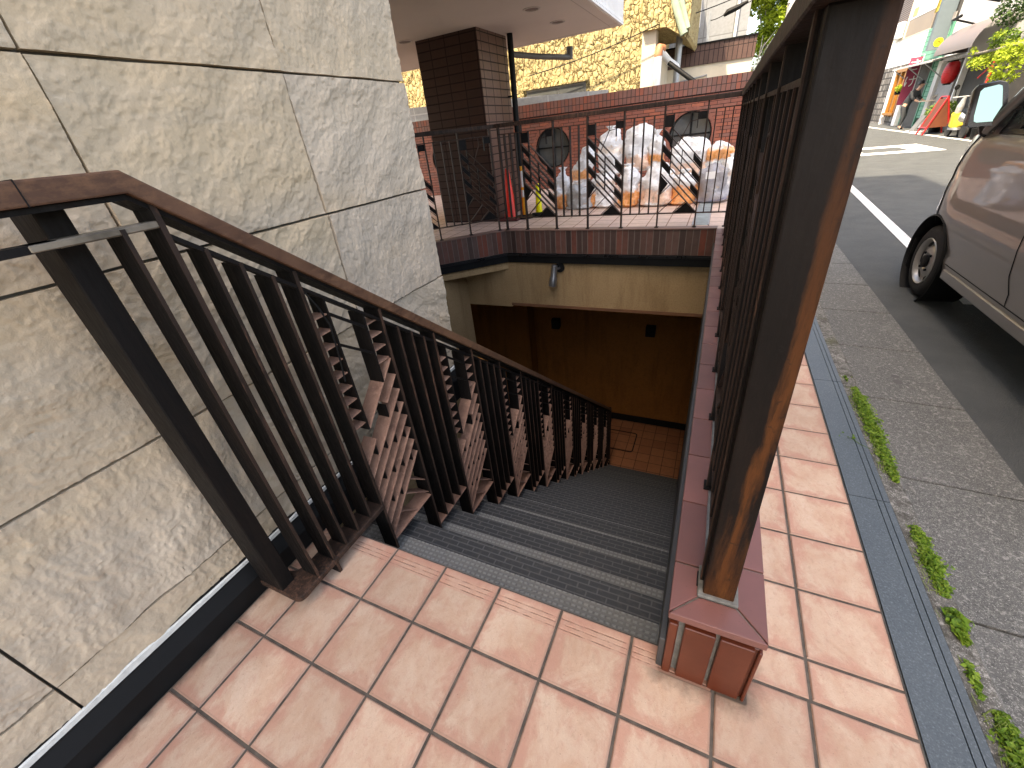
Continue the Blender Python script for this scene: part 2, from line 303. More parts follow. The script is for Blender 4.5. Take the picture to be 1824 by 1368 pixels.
# ------------------------------------------------------------------ mesh helper
def org(o):
    v = Vector((0, 0, 0))
    while o is not None: v += o.location; o = o.parent
    return v
class Multi:
    """collects pieces that each become an object of their own"""
    def __init__(s): s.l = []
    def __getattr__(s, k):
        def f(*a, **kw):
            m = MB(); getattr(m, k)(*a, **kw); s.l.append(m)
        return f
    def build_all(s, name, mat, parent, bevel=0.):
        for m in s.l: m.build(name, mat, parent, bevel=bevel)
class MB:
    def __init__(s): s.v = []; s.f = []; s.mi = []; s.rnd = []; s.kind = []; s.uvs = []; s.cur = (0, 0., 0.)
    def set(s, mi=0, rnd=0., kind=0.): s.cur = (mi, rnd, kind)
    def face(s, idx, uv=None):
        s.f.append(tuple(idx)); s.mi.append(s.cur[0]); s.rnd.append(s.cur[1]); s.kind.append(s.cur[2]); s.uvs.append(uv)
    def add(s, vs, fs):
        b = len(s.v); s.v += [Vector(p) for p in vs]
        for f in fs: s.face([b + i for i in f])
    def quad(s, a, b, c, d, uv=None):
        n = len(s.v); s.v += [Vector(p) for p in (a, b, c, d)]; s.face((n, n + 1, n + 2, n + 3), uv)
    def hexa(s, p):
        s.add(p, [(0, 3, 2, 1), (4, 5, 6, 7), (0, 1, 5, 4), (1, 2, 6, 5), (2, 3, 7, 6), (3, 0, 4, 7)])
    def box(s, x0, x1, y0, y1, z0, z1, fr=None, ch=0.):
        P = [(x0, y0, z0), (x1, y0, z0), (x1, y1, z0), (x0, y1, z0), (x0, y0, z1), (x1, y0, z1), (x1, y1, z1), (x0, y1, z1)]
        if fr: P = [fr(*p) for p in P]
        s.hexa(P)
    def cbox(s, x0, x1, y0, y1, z0, z1, c):
        """box with its four top edges chamfered; top face gets a 0..1 uv"""
        P = [(x0, y0, z0), (x1, y0, z0), (x1, y1, z0), (x0, y1, z0), (x0, y0, z1 - c), (x1, y0, z1 - c), (x1, y1, z1 - c), (x0, y1, z1 - c),
             (x0 + c, y0 + c, z1), (x1 - c, y0 + c, z1), (x1 - c, y1 - c, z1), (x0 + c, y1 - c, z1)]
        n = len(s.v); s.v += [Vector(p) for p in P]
        for f in [(0, 3, 2, 1), (0, 1, 5, 4), (1, 2, 6, 5), (2, 3, 7, 6), (3, 0, 4, 7), (4, 5, 9, 8), (5, 6, 10, 9), (6, 7, 11, 10), (7, 4, 8, 11)]: s.face([n + i for i in f], ((0, 0), (0, 0), (0, 0), (0, 0)))
        s.face([n + i for i in (8, 9, 10, 11)], ((0, 0), (1, 0), (1, 1), (0, 1)))
    def prism(s, poly, fr, d0, d1):
        """poly: (a,b) points, fr(a,d,b) -> world"""
        k = len(poly); s.add([fr(a, d0, b) for a, b in poly] + [fr(a, d1, b) for a, b in poly],
                             [tuple(range(k))[::-1], tuple(range(k, 2 * k))] + [(i, (i + 1) % k, k + (i + 1) % k, k + i) for i in range(k)])
    def bar(s, a, b, fr, d0, d1, t):
        """flat strip from (u,z) to (u,z) in a fence plane, thickness t, depth d0..d1"""
        (u0, z0), (u1, z1) = a, b; L = math.hypot(u1 - u0, z1 - z0); nu, nz = -(z1 - z0) / L * t / 2, (u1 - u0) / L * t / 2
        s.prism([(u0 - nu, z0 - nz), (u1 - nu, z1 - nz), (u1 + nu, z1 + nz), (u0 + nu, z0 + nz)], fr, d0, d1)
    def tube(s, pts, r, n=8, cap=True):
        pts = [Vector(p) for p in pts]; rr = r if isinstance(r, (list, tuple)) else [r] * len(pts); b = len(s.v); k = len(pts)
        ref = None
        for i, p in enumerate(pts):
            t = (pts[min(i + 1, k - 1)] - pts[max(i - 1, 0)]).normalized()
            if ref is None: ref = Vector((0, 0, 1)) if abs(t.z) < .9 else Vector((1, 0, 0))
            a = t.cross(ref).normalized(); c = a.cross(t).normalized(); ref = c
            for j in range(n):
                th = 2 * math.pi * j / n; s.v.append(p + (a * math.cos(th) + c * math.sin(th)) * rr[i])
        for i in range(k - 1):
            for j in range(n): s.face((b + i * n + j, b + i * n + (j + 1) % n, b + (i + 1) * n + (j + 1) % n, b + (i + 1) * n + j))
        if cap: s.face([b + j for j in range(n)][::-1]); s.face([b + (k - 1) * n + j for j in range(n)])
    def lathe(s, prof, c, axis='z', n=24, cap=True):
        """prof: (r,h) along the axis from c"""
        b = len(s.v); c = Vector(c)
        for r, h in prof:
            for j in range(n):
                t = 2 * math.pi * j / n; x, y = r * math.cos(t), r * math.sin(t)
                s.v.append(c + Vector({'z': (x, y, h), 'x': (h, x, y), 'y': (y, h, x)}[axis]))
        for i in range(len(prof) - 1):
            for j in range(n): s.face((b + i * n + j, b + i * n + (j + 1) % n, b + (i + 1) * n + (j + 1) % n, b + (i + 1) * n + j))
        if cap:
            s.face([b + j for j in range(n)][::-1]); s.face([b + (len(prof) - 1) * n + j for j in range(n)])
    def grid(s, fn, nu, nv, wrap=False):
        b = len(s.v)
        for i in range(nu):
            for j in range(nv): s.v.append(Vector(fn(i / (nu - 1), j / (nv - 1) if not wrap else j / nv)))
        for i in range(nu - 1):
            for j in range(nv if wrap else nv - 1):
                s.face((b + i * nv + j, b + i * nv + (j + 1) % nv, b + (i + 1) * nv + (j + 1) % nv, b + (i + 1) * nv + j))
    def build(s, name, mats, parent=None, smooth=False, bevel=0., seg=1, recalc=True, subd=0):
        if not isinstance(mats, (list, tuple)): mats = [mats]
        o0 = org(parent); me = D.meshes.new(name)
        me.from_pydata([tuple(p - o0) for p in s.v], [], s.f)
        for m in mats: me.materials.append(M[m] if isinstance(m, str) else m)
        me.polygons.foreach_set('material_index', s.mi)
        if any(s.rnd) or any(s.kind):
            a = me.attributes.new('rnd', 'FLOAT', 'FACE'); a.data.foreach_set('value', s.rnd)
            a = me.attributes.new('kind', 'FLOAT', 'FACE'); a.data.foreach_set('value', s.kind)
        if any(u is not None for u in s.uvs):
            ul = me.uv_layers.new(name='UVMap')
            for p, u in zip(me.polygons, s.uvs):
                for k, li in enumerate(p.loop_indices): ul.data[li].uv = u[k] if u else (.5, .3)
        if recalc or bevel:
            bm = bmesh.new(); bm.from_mesh(me)
            if recalc: bmesh.ops.recalc_face_normals(bm, faces=bm.faces)
            if bevel: bmesh.ops.bevel(bm, geom=[e for e in bm.edges if e.is_manifold and e.calc_face_angle(0) > .5], offset=bevel, segments=seg, affect='EDGES', profile=.6)
            bm.to_mesh(me); bm.free()
        if smooth:
            me.polygons.foreach_set('use_smooth', [True] * len(me.polygons))
            me.set_sharp_from_angle(angle=R(40))
        o = D.objects.new(name, me); COL.objects.link(o)
        if parent: o.parent = parent
        if subd:
            md = o.modifiers.new('s', 'SUBSURF'); md.levels = subd; md.render_levels = subd
        return o
W = lambda x, y, z: (x, y, z)
def tag(o, label, cat, group=None):
    o['label'] = label; o['category'] = cat
    if group: o['group'] = group
    return o
def thing(name, loc, label, cat, group=None):
    o = D.objects.new(name, None); COL.objects.link(o); o.location = loc; o.empty_display_size = .1
    return tag(o, label, cat, group)
def struct(o, kind='structure'): o['kind'] = kind; return o
def dup(src, loc, label=None, rotz=None):
    r = src.copy(); COL.objects.link(r); r.location = loc
    if label: r['label'] = label
    if rotz is not None: r.rotation_euler = (0, 0, rotz)
    for c in src.children:
        d = c.copy(); COL.objects.link(d); d.parent = r
        for g in c.children:
            e = g.copy(); COL.objects.link(e); e.parent = d
    return r
rr = random.random
def rnd(): return .02 + .96 * random.random()
# ================================================================== ground, road, pavement
PX = [-.396, -.244] + [-.244 + .2370 * i for i in range(1, 9)]          # tile columns up to x = 1.652
def tiles(mb, cols, rows, z, g=.0042, ch=.003, th=.02, skip=None, kindrow=None):
    for j in range(len(rows) - 1):
        for i in range(len(cols) - 1):
            if skip and skip(cols[i], rows[j], cols[i + 1], rows[j + 1]): continue
            mb.set(0, rnd(), 1. if kindrow and kindrow(rows[j], rows[j + 1]) and cols[i] < 1.1 else 0.)
            mb.cbox(cols[i] + g, cols[i + 1] - g, rows[j] + g, rows[j + 1] - g, z - th, z + random.uniform(-.0006, .0006), ch)
PX[-1] = 1.653
rows_l = [-.230 - .2345 * i for i in range(14, 0, -1)] + [-.230, 0.]
rows_r = [0., .115] + [.115 + .2353 * i for i in range(1, 60)]
m = MB()
tiles(m, PX, rows_l, 0., kindrow=lambda a, b: abs(b) < 1e-6)
tiles(m, [1.252, 1.421, 1.653], rows_r, 0.)
m.set(1)
m.quad((-.44, -3.6, -.004), (1.653, -3.6, -.004), (1.653, 0, -.004), (-.44, 0, -.004))
m.quad((1.2, 0, -.004), (1.653, 0, -.004), (1.653, 14.1, -.004), (1.2, 14.1, -.004))
m.box(-.44, 1.04, -.06, -.001, -.25, -.02)
o = struct(m.build("pavement", ['tile', 'grout'], recalc=True))
# granite edging with two saw-cut grooves
m = MB(); y = -4.0; ylist = []
while y < 14: ylist.append(y); y += .955
off = .1
for y0 in ylist:
    for a, b in ((1.656, 1.748), (1.751, 1.769), (1.772, 1.792)):
        m.box(a, b, y0 + .002 + off, y0 + .953 + off, -.05, .0015)
m.box(1.654, 1.7925, -4, 14, -.06, -.006)
struct(m.build("granite_edging", 'granite'))
m = MB()
y = -4.2; k = 0
while y < 14:
    L = .60 if k % 1 == 0 else .6
    m.add([(1.797, y + .003, -.1), (1.797, y + L - .003, -.1), (1.797, y + .003, -.006), (1.797, y + L - .003, -.006), (1.868, y + .003, -.012), (1.868, y + L - .003, -.012), (1.884, y + .003, -.03), (1.884, y + L - .003, -.03), (1.894, y + .003, -.12), (1.894, y + L - .003, -.12)],
          [(2, 3, 5, 4)[::-1], (4, 5, 7, 6)[::-1], (6, 7, 9, 8)[::-1], (0, 2, 4, 6, 8), (1, 3, 5, 7, 9)[::-1], (0, 1, 3, 2)])
    y += L; k += 1
m.box(1.79, 1.87, -4, 14, -.11, -.035)
struct(m.build("kerb", 'kerb'))
m = MB()
for i in range(-9, 24):
    y = 1.146 + i * .68; g = .0055
    m.add([(1.89, y + g, -.070), (2.352, y + g, -.086), (2.352, y + .68 - g, -.086), (1.89, y + .68 - g, -.070), (1.89, y + g, -.14), (2.352, y + g, -.14), (2.352, y + .68 - g, -.14), (1.89, y + .68 - g, -.14)],
          [(0, 1, 2, 3), (0, 4, 5, 1), (1, 5, 6, 2), (2, 6, 7, 3), (3, 7, 4, 0)])
m.set(1); m.box(1.885, 2.362, -6, 18, -.13, -.101)
struct(m.build("gutter", ['gutter', 'black'], bevel=.0025))
m = MB(); m.quad((1.8, -6, -.10), (9.2, -6, -.10), (9.2, 70, -.10), (1.8, 70, -.10))
struct(m.build("road", 'asphalt'))
m = MB()
def strip(x0, x1, y0, y1, z=-.096): m.quad((x0, y0, z), (x1, y0, z), (x1, y1, z), (x0, y1, z))
m.quad((2.88, 3.5, -.096), (3.0, 3.5, -.096), (3.66, 16, -.096), (3.54, 16, -.096))       # slanting edge line
strip(7.42, 7.56, 10, 60)
for a in ((4.3, 6.35, 15.4, 15.95), (4.3, 6.35, 17.2, 17.8), (5.75, 6.35, 15.95, 17.2), (4.3, 4.7, 15.95, 17.2)): strip(*a)
struct(m.build("road_markings", 'paint'))
m = MB(); m.quad((-120, -60, -4.6), (160, -60, -4.6), (160, 160, -4.6), (-120, 160, -4.6))
m.quad((9.2, -6, -.10), (160, -6, -.10), (160, 160, -.10), (9.2, 160, -.10)); m.quad((-1., 14.05, -.115), (1.9, 14.05, -.115), (1.9, 70, -.115), (-1., 70, -.115))
struct(m.build("ground", 'ground'))

# ================================================================== stone-clad building on the left
bld = thing("stone_clad_building", (-.45, 1.26, 0), "building faced with large split sandstone slabs beside the stair", "building")
XW = -.4317
zr = [.155, .2705, .741, 1.213, 1.679, 2.15, 2.62, 3.09, 3.56, 4.03]; yr = [-4.32, -3.62, -2.925, -2.23, -1.53, -.833, -.133, .561, 1.262]
rg = np.random.RandomState(11); PERM = rg.permutation(256); PERM = np.concatenate([PERM, PERM]); GA = rg.rand(256) * 2 * np.pi; GX, GY = np.cos(GA), np.sin(GA)
def perlin(x, y):
    xi, yi = np.floor(x).astype(int), np.floor(y).astype(int); xf, yf = x - xi, y - yi; xi &= 255; yi &= 255
    u, v = xf ** 3 * (xf * (xf * 6 - 15) + 10), yf ** 3 * (yf * (yf * 6 - 15) + 10)
    def g(a, b, dx, dy): h = PERM[PERM[a & 255] + (b & 255)]; return GX[h] * dx + GY[h] * dy
    n0 = g(xi, yi, xf, yf) * (1 - u) + g(xi + 1, yi, xf - 1, yf) * u; n1 = g(xi, yi + 1, xf, yf - 1) * (1 - u) + g(xi + 1, yi + 1, xf - 1, yf - 1) * u
    return n0 * (1 - v) + n1 * v
def fbm(x, y, o=6, gain=.55):
    t, a, f = 0, 1., 1.
    for k in range(o): t = t + a * perlin(x * f + 17.3 * k, y * f + 9.1 * k); a *= gain; f *= 2.03
    return t
def sst(x, a, b): t = np.clip((x - a) / (b - a), 0, 1); return t * t * (3 - 2 * t)
def terr(h, n, e, k=.25): t = h * n; f = t - np.floor(t); return (np.floor(t) + sst(f, 0, e) * (1 - k) + f * k) / n
VV, FF_, RN = [], [], []; nv_ = 0
for j in range(len(zr) - 1):
    for i in range(len(yr) - 1):
        rd = rnd(); a, b, c, d = yr[i] + .0032, yr[i + 1] - .0032, zr[j] + .0045, zr[j + 1] - .0045
        if i == len(yr) - 2: b = yr[i + 1]
        near = yr[i + 1] > -1.6 and zr[j] < 2.1
        st = .0045 if near else .05
        nu, nw = max(3, int((b - a) / st)), max(3, int((d - c) / st))
        Y, Z = np.meshgrid(np.linspace(a, b, nu), np.linspace(c, d, nw), indexing='ij'); th = rd * 40; p = np.cos(th) * Y + np.sin(th) * Z + rd * 77; q = -np.sin(th) * Y + np.cos(th) * Z + rd * 31
        q = q * (1.3 + 1.2 * ((rd * 7) % 1))
        w1 = fbm(p * 2.2, q * 2.2, 8, .58); h = terr(w1, 6.5, .06, .06) * .016
        msk = sst(fbm(p * 1.8 + 5, q * 1.8, 3), -.15, .30)
        w2 = fbm(p * 8 + 3, q * 11 + w1 * 2.0, 7, .62); h = h + terr(w2, 4., .12, .12) * .0045 * msk
        am = .4 + 1.3 * ((rd * 13) % 1); w3 = fbm(p * 16 + 40, q * 34 + w2 * 2.2, 5, .6); h = h + (w3 * .0020 + (1 - np.abs(w3) * 2.2) * .0008) * am * (.35 + .65 * sst(fbm(p * 2.5 + 11, q * 2.5, 3), -.2, .25))
        h = h - np.percentile(h, 60); h = np.clip(h, -.012, .010)
        if not near: h = h * 0
        X = XW - .004 + h
        V = np.stack([X, Y, Z], -1).reshape(-1, 3); I = np.arange(nu * nw).reshape(nu, nw) + nv_
        F = np.stack([I[:-1, :-1], I[1:, :-1], I[1:, 1:], I[:-1, 1:]], -1).reshape(-1, 4); VV.append(V); FF_.append(F); RN.append(np.full(len(F), rd)); nv_ += len(V)
        for ring in (np.concatenate([I[:, 0], I[-1, 1:], I[-2::-1, -1], I[0, -2:0:-1]]),):     # returns to the joint
            P0 = V[ring - (nv_ - len(V))]; P1 = P0.copy(); P1[:, 0] = XW - .035; k = len(ring); J = np.arange(k) + nv_; VV.append(P1); nv_ += k
            FF_.append(np.stack([ring, J, np.roll(J, -1), np.roll(ring, -1)], -1)); RN.append(np.full(k, rd))
VV = np.concatenate(VV) - np.array(org(bld)); FF_ = np.concatenate(FF_); RN = np.concatenate(RN)
me = D.meshes.new("stone_cladding"); me.vertices.add(len(VV)); me.vertices.foreach_set('co', VV.ravel()); me.loops.add(FF_.size); me.loops.foreach_set('vertex_index', FF_.ravel().astype(np.int32))
me.polygons.add(len(FF_)); me.polygons.foreach_set('loop_start', np.arange(0, FF_.size, 4, dtype=np.int32)); me.polygons.foreach_set('loop_total', np.full(len(FF_), 4, dtype=np.int32)); me.update(calc_edges=True)
me.attributes.new('rnd', 'FLOAT', 'FACE').data.foreach_set('value', RN.astype(np.float32)); me.materials.append(M['stone']); me.polygons.foreach_set('use_smooth', [True] * len(FF_)); me.set_sharp_from_angle(angle=R(55))
o = D.objects.new("stone_cladding", me); COL.objects.link(o); o.parent = bld
m = MB(); m.box(-7, XW - .030, -9, 1.256, .0, 18.5); m.build("wall_core", plain("dark_joint_mortar", (.085, .08, .07), .9, var=.4, sc=8), bld)  # upper part is unseen, its height shaped to shade the near street
m = MB()      # black skirting: vertical lower face, set-back upper face
prof = [(-.440, -.06), (-.397, -.06), (-.397, .080), (-.4235, .130), (-.4255, .138), (-.440, .138)]
m.prism(prof, lambda a, d, b: (a, d, b), -4.4, 1.268); m.build("skirting", 'black', bld, bevel=.0015)
m = MB(); n = 90; pts = []
for i in range(n):
    y = -4.4 + (1.26 + 4.4) * i / (n - 1); t = .152 + .012 * mnoise.noise(Vector((y * 2.1, 3, 1))) + .006 * mnoise.noise(Vector((y * 11, 0, 5)))
    pts.append((y, t))
for (y0, t0), (y1, t1) in zip(pts, pts[1:]):
    m.quad((-.4262, y0, .136), (-.4262, y1, .136), (-.4262, y1, t1), (-.4262, y0, t0)); m.quad((-.4262, y0, t0), (-.4262, y1, t1), (-.4317, y1, t1 + .004), (-.4317, y0, t0 + .004))
m.build("sealant_strip", 'sealant', bld)

# ================================================================== stair well
ST, SR, NS = .305, .243, 16
m = MB()
for k in range(1, NS + 1):
    m.box(-.44, 1.033, ST * (k - 1) + (.0006 if k > 1 else 0), ST * k, -SR * (k + 1) - .3, -SR * k)
struct(m.build("stairs", 'rubber', bevel=.004))
m = MB(); m.box(-4, 1.04, 4.5, 6.9, -4.6, -4.131)
struct(m.build("basement_floor", mat_brick("basement_floor_tile", .235, .235, 0, [(.30, .125, .058), (.30, .125, .06), (.22, .085, .04)], (.08, .04, .025), .006, 'xy', .55, .3)))
hatch = thing("floor_hatch", (-.2, 5.9, -4.131), "tiled access hatch with dark rounded frame in the basement floor", "hatch")
m = MB()
fr = lambda a, d, b: (a, b, d)
def rring(m, x0, x1, y0, y1, r, t, z0, z1, n=5):
    def loop(x0, x1, y0, y1, r):
        out = []
        for cx, cy, s in ((x1 - r, y1 - r, 0), (x0 + r, y1 - r, 1), (x0 + r, y0 + r, 2), (x1 - r, y0 + r, 3)):
            for q in range(n + 1):
                t_ = math.pi / 2 * (s + q / n); out.append((cx + r * math.cos(t_), cy + r * math.sin(t_)))
        return out
    A, B = loop(x0, x1, y0, y1, r), loop(x0 + t, x1 - t, y0 + t, y1 - t, max(.005, r - t)); k = len(A); b = len(m.v)
    for L, z in ((A, z1), (B, z1), (A, z0), (B, z0)): m.v += [Vector((x, y, z)) for x, y in L]
    for i in range(k):
        j = (i + 1) % k
        m.face((b + i, b + j, b + k + j, b + k + i)); m.face((b + 2 * k + i, b + 2 * k + j, b + j, b + i)); m.face((b + k + i, b + k + j, b + 3 * k + j, b + 3 * k + i))
rring(m, -.62, .14, 5.6, 6.22, .07, .022, -4.131, -4.124); m.build("hatch_frame", 'black', hatch)

bw = thing("basement_wall", (-.5, 6.62, -4.131), "amber rendered basement wall with a black skirting at the stair foot", "wall")
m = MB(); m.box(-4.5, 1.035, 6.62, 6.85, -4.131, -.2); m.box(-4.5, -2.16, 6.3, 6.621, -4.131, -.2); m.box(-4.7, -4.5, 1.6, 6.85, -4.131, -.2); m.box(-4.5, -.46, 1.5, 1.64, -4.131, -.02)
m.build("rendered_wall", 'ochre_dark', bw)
m = MB(); m.box(-2.155, 1.035, 6.60, 6.6195, -4.131, -3.98); m.box(-4.49, -2.14, 6.28, 6.2995, -4.131, -3.98); m.build("skirting", 'black', bw)
m = MB(); m.box(-.60, -.442, 0.0, 1.498, -4.3, -.005); m.box(-.60, -.442, 1.498, 1.64, -4.3, -.12); m.build("stairwell_wall", 'ochre', bw)
for x, lab in ((-1.66, "left dark box lamp high on the amber basement wall"), (.19, "right dark box lamp high on the amber basement wall")):
    t = thing("wall_lamp", (x, 6.62, -1.95), lab, "lamp", "box lamps on the basement wall")
    m = MB(); m.box(x - .05, x + .05, 6.605, 6.6195, -2.03, -1.85); m.build("back_plate", 'black', t)
    m = MB(); m.prism([(6.605, -1.84), (6.605, -2.02), (6.50, -2.05), (6.50, -1.86)], lambda a, d, b: (d, a, b), x - .085, x + .085); m.build("lamp_housing", 'black', t, bevel=.006)

# ================================================================== parapet on the street side of the stair
par = thing("stair_parapet", (1.14, -.07, 0), "low parapet of dark red brick with pink glazed coping beside the stair", "wall")
HZ = .278
m = MB(); m.box(1.052, 1.238, -.052, 4.46, -4.3, HZ - .012); m.build("mortar_core", 'grout_light', par)
m = MB()                                      # end bricks
for a, b in ((1.0365, 1.0575), (1.0745, 1.149), (1.160, 1.2375), (1.2455, 1.254)):
    m.set(0, rnd()); m.box(a, b, -.070, -.03, -.003, HZ - .020)
y = -.064; i = 0
while y < 4.44:                               # side bricks, both faces
    for x0, x1 in ((1.036, 1.06), (1.23, 1.2535)):
        m.set(0, rnd()); m.box(x0, x1, y + (.004 if i else 0.0035), y + (.07 if i else .05), -.003, HZ - .020)
    y += .0775 if i else .057; i += 1
m.build("end_brick", 'pier_brick', par, bevel=.002)
m = MB()                                      # coping: mitred head then tile pairs
cx0, cx1, cy = 1.030, 1.256, -.074
zt, zb = HZ + .031, HZ + .006
def slab(p4, dz=0.):                          # p4 outline (x,y), top z falls at the outer edge
    k = len(p4); m.set(0, rnd()); m.add([(x, y, zb) for x, y in p4] + [(x, y, zt + dz) for x, y in p4], [tuple(range(k))[::-1], tuple(range(k, 2 * k))] + [(i, (i + 1) % k, k + (i + 1) % k, k + i) for i in range(k)])
ix0, ix1, iy = 1.098, 1.188, .0
slab([(cx0, cy), (cx1, cy), (ix1 - .002, iy - .004), (ix0 + .002, iy - .004)])
slab([(cx0, cy + .005), (ix0 - .002, iy), (ix0 - .002, .085), (cx0, .085)])
slab([(cx1, cy + .005), (cx1, .125), (ix1 + .002, .125), (ix1 + .002, iy)])
y = .088
while y < 4.4:
    e = min(y + .2425, 4.46)
    slab([(cx0, y + .002), (1.106, y + .002), (1.106, e - .002), (cx0, e - .002)])
    y = e
y = .128
while y < 4.4:
    e = min(y + .2425, 4.46); slab([(1.184, y + .002), (cx1, y + .002), (cx1, e - .002), (1.184, e - .002)]); y = e
m.build("coping_tile", 'coping', par, bevel=.003, seg=2)
m = MB(); m.box(1.034, 1.252, -.06, 4.46, HZ - .013, zt - .006); m.build("coping_mortar", 'grout_light', par)
m = MB(); m.box(1.0185, 1.0355, -.060, 6.6, -4.2, .150); m.build("side_flashing", plain("dark_grey_flashing", (.040, .043, .045), .5, var=.3, sc=6), par, bevel=.002)

# ================================================================== terrace over the stair
ter = thing("terrace_slab", (-.3, 4.5, 0), "raised terrace edge faced in upright brown bricks over an ochre beam", "terrace")
FA = [(1.034, 4.471), (-1.600, 4.546), (-2.330, 3.886), (-3.5, 2.83)]
def side(a, b, o):       # offset segment outwards (towards the stair) by o
    d = Vector((b[0] - a[0], b[1] - a[1])).normalized(); n = Vector((d.y, -d.x)); n = n if n.y < 0 else -n
    return n * o
def band(mb, o, z0, z1, th, segs=(0, 1, 2)):
    P = []
    for i, p in enumerate(FA):
        ns = []
        if i > 0: ns.append(side(FA[i - 1], FA[i], 1.))
        if i < len(FA) - 1: ns.append(side(FA[i], FA[i + 1], 1.))
        n = sum(ns, Vector((0, 0))).normalized(); n = n / max(.5, n.dot(ns[0])); P.append((Vector(p), n))
    for i in segs:
        (a, na), (b, nb) = P[i], P[i + 1]
        A0, A1, B0, B1 = a + na * o, a + na * (o - th), b + nb * o, b + nb * (o - th)
        mb.hexa([(A0.x, A0.y, z0), (B0.x, B0.y, z0), (B1.x, B1.y, z0), (A1.x, A1.y, z0), (A0.x, A0.y, z1), (B0.x, B0.y, z1), (B1.x, B1.y, z1), (A1.x, A1.y, z1)])
m = MB(); band(m, 0, .003, .296, .10, (0,)); m.build("brick_fascia", 'brick_fascia', ter)
m = MB(); band(m, 0, .003, .296, .10, (1, 2)); m.build("brick_fascia", 'brick_fascia_d', ter)
m = MB(); band(m, .014, .297, .312, .125); m.build("edge_cap", plain("brown_edge_cap", (.17, .10, .08), .5, var=.3, sc=8), ter, bevel=.002)
m = MB(); band(m, .020, -.123, .002, .14); m.build("black_flashing", 'black', ter); m = MB(); band(m, .034, -.03, -.004, .015); m.build("drip_edge", 'black_glossy', ter)
m = MB(); band(m, -.012, -.225, -.124, .18, (1, 2)); m.box(-1.61, 1.034, 4.545, 4.80, -.735, -.1235); m.box(-2.6, -1.6101, 4.545, 4.80, -.80, -.2255); m.box(-2.6, -2.35, 1.9, 4.5449, -1.9, -.2255)
m.build("ochre_beam", 'ochre', ter)
m = MB(); m.box(-1.61, 1.033, 4.535, 4.60, -.775, -.7355); m.build("beam_drip", plain("beam_underside", (.17, .075, .035), .8, var=.2), ter)
m = MB(); m.add([(1.0, 4.62, -.205), (1.0, 9.0, -.205), (-8, 9.0, -.205), (-8, 3.0, -.205), (-3.4, 2.95, -.205), (-2.3, 3.98, -.205), (-1.58, 4.64, -.205), (1.0, 4.62, .27), (1.0, 9.0, .27), (-8, 9.0, .27), (-8, 3.0, .27), (-3.4, 2.95, .27), (-2.3, 3.98, .27), (-1.58, 4.64, .27)],
      [(0, 1, 2, 3, 4, 5, 6), (13, 12, 11, 10, 9, 8, 7)] + [(i, (i + 1) % 7, 7 + (i + 1) % 7, 7 + i) for i in range(7)]); m.build("slab_body", 'ochre_dark', ter)
m = MB(); z = .284
m.add([(1.26, 4.55, z), (1.26, 9.0, z), (-8, 9.0, z), (-8, 3.0, z), (-3.45, 2.93, z), (-2.3, 3.96, z), (-1.60, 4.60, z), (1.0, 4.53, z)], [(0, 1, 2, 3, 4, 5, 6, 7)])
struct(m.build("terrace_floor", 'terrace_tile'))
gr = thing("drain_grate", (.85, 5.9, .285), "long steel drain grate let into the terrace tiles", "grate")
m = MB()
for x in (.755, .925): m.box(x, x + .018, 4.75, 7.2, .2845, .293)
m.build("grate_frame", 'grey_metal', gr)
m = MB(); m.box(.773, .925, 4.75, 7.2, .285, .287)
for i in range(60): m.box(.773, .925, 4.76 + i * .0408, 4.78 + i * .0408, .287, .292)
m.build("grate_bar", plain("pale_steel", (.42, .47, .47), .4, .4), gr)
sp = thing("spotlight", (-.86, 4.545, -.25), "silver cylinder spotlight pointing down on the ochre beam", "lamp")
m = MB(); m.lathe([(.0, -.02), (.062, -.02), (.066, 0.), (0., 0.)][::-1], (-.83, 4.545, -.19), 'y', 24, False); m.build("mount_disc", 'black', sp, smooth=True)
m = MB(); m.tube([(-.83, 4.525, -.19), (-.85, 4.47, -.19)], .016); m.build("arm", 'alu', sp, smooth=True)
m = MB(); dirv = Vector((-.12, -.10, -1)).normalized(); a = Vector((-.868, 4.44, -.128)); pts = [a, a + dirv * .004, a + dirv * .15, a + dirv * .175, a + dirv * .28, a + dirv * .284]
m.tube(pts, [.036, .040, .040, .052, .052, .047], 24); m.build("lamp_body", 'alu', sp, smooth=True)

# round brick column and canopy
colm = thing("brick_column", (-2.55, 5.75, .284), "square brown tiled column holding up the canopy", "column")
m = MB(); m.set(0); m.box(-3.04, -2.09, 5.3095, 6.22, .284, 2.634); b = m
mm = MB()
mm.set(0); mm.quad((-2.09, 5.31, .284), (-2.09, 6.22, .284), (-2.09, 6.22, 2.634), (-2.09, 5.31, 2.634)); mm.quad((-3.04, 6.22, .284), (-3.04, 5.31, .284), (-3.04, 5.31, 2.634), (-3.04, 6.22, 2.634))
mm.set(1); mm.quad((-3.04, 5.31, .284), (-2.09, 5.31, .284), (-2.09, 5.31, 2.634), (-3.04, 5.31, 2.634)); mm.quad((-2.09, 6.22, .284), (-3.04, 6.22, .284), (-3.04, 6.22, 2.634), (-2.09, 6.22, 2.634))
mm.build("tiled_shaft", ['brick_col', 'brick_col_shaded'], colm, recalc=False)
DLI = plain('downlight_recess_shade', (.16, .13, .11), .6)  # recess shade painted as a dark tone on flat discs over the downlights
can = thing("canopy", (-2, 4.5, 2.634), "pale flat canopy with round downlights over the terrace", "canopy")
m = MB(); m.box(-9, -.66, 1.30, 7.25, 2.634, 2.90); m.build("soffit", 'soffit', can)
m = MB()
for a in ((-.80, -.795, 1.3, 7.13), (-9, -.80, 7.125, 7.13)): m.box(*a, 2.6325, 2.6341)
for yy in (3.2, 5.1, 7.0): m.box(-.80, -.66, yy, yy + .004, 2.6325, 2.6341)
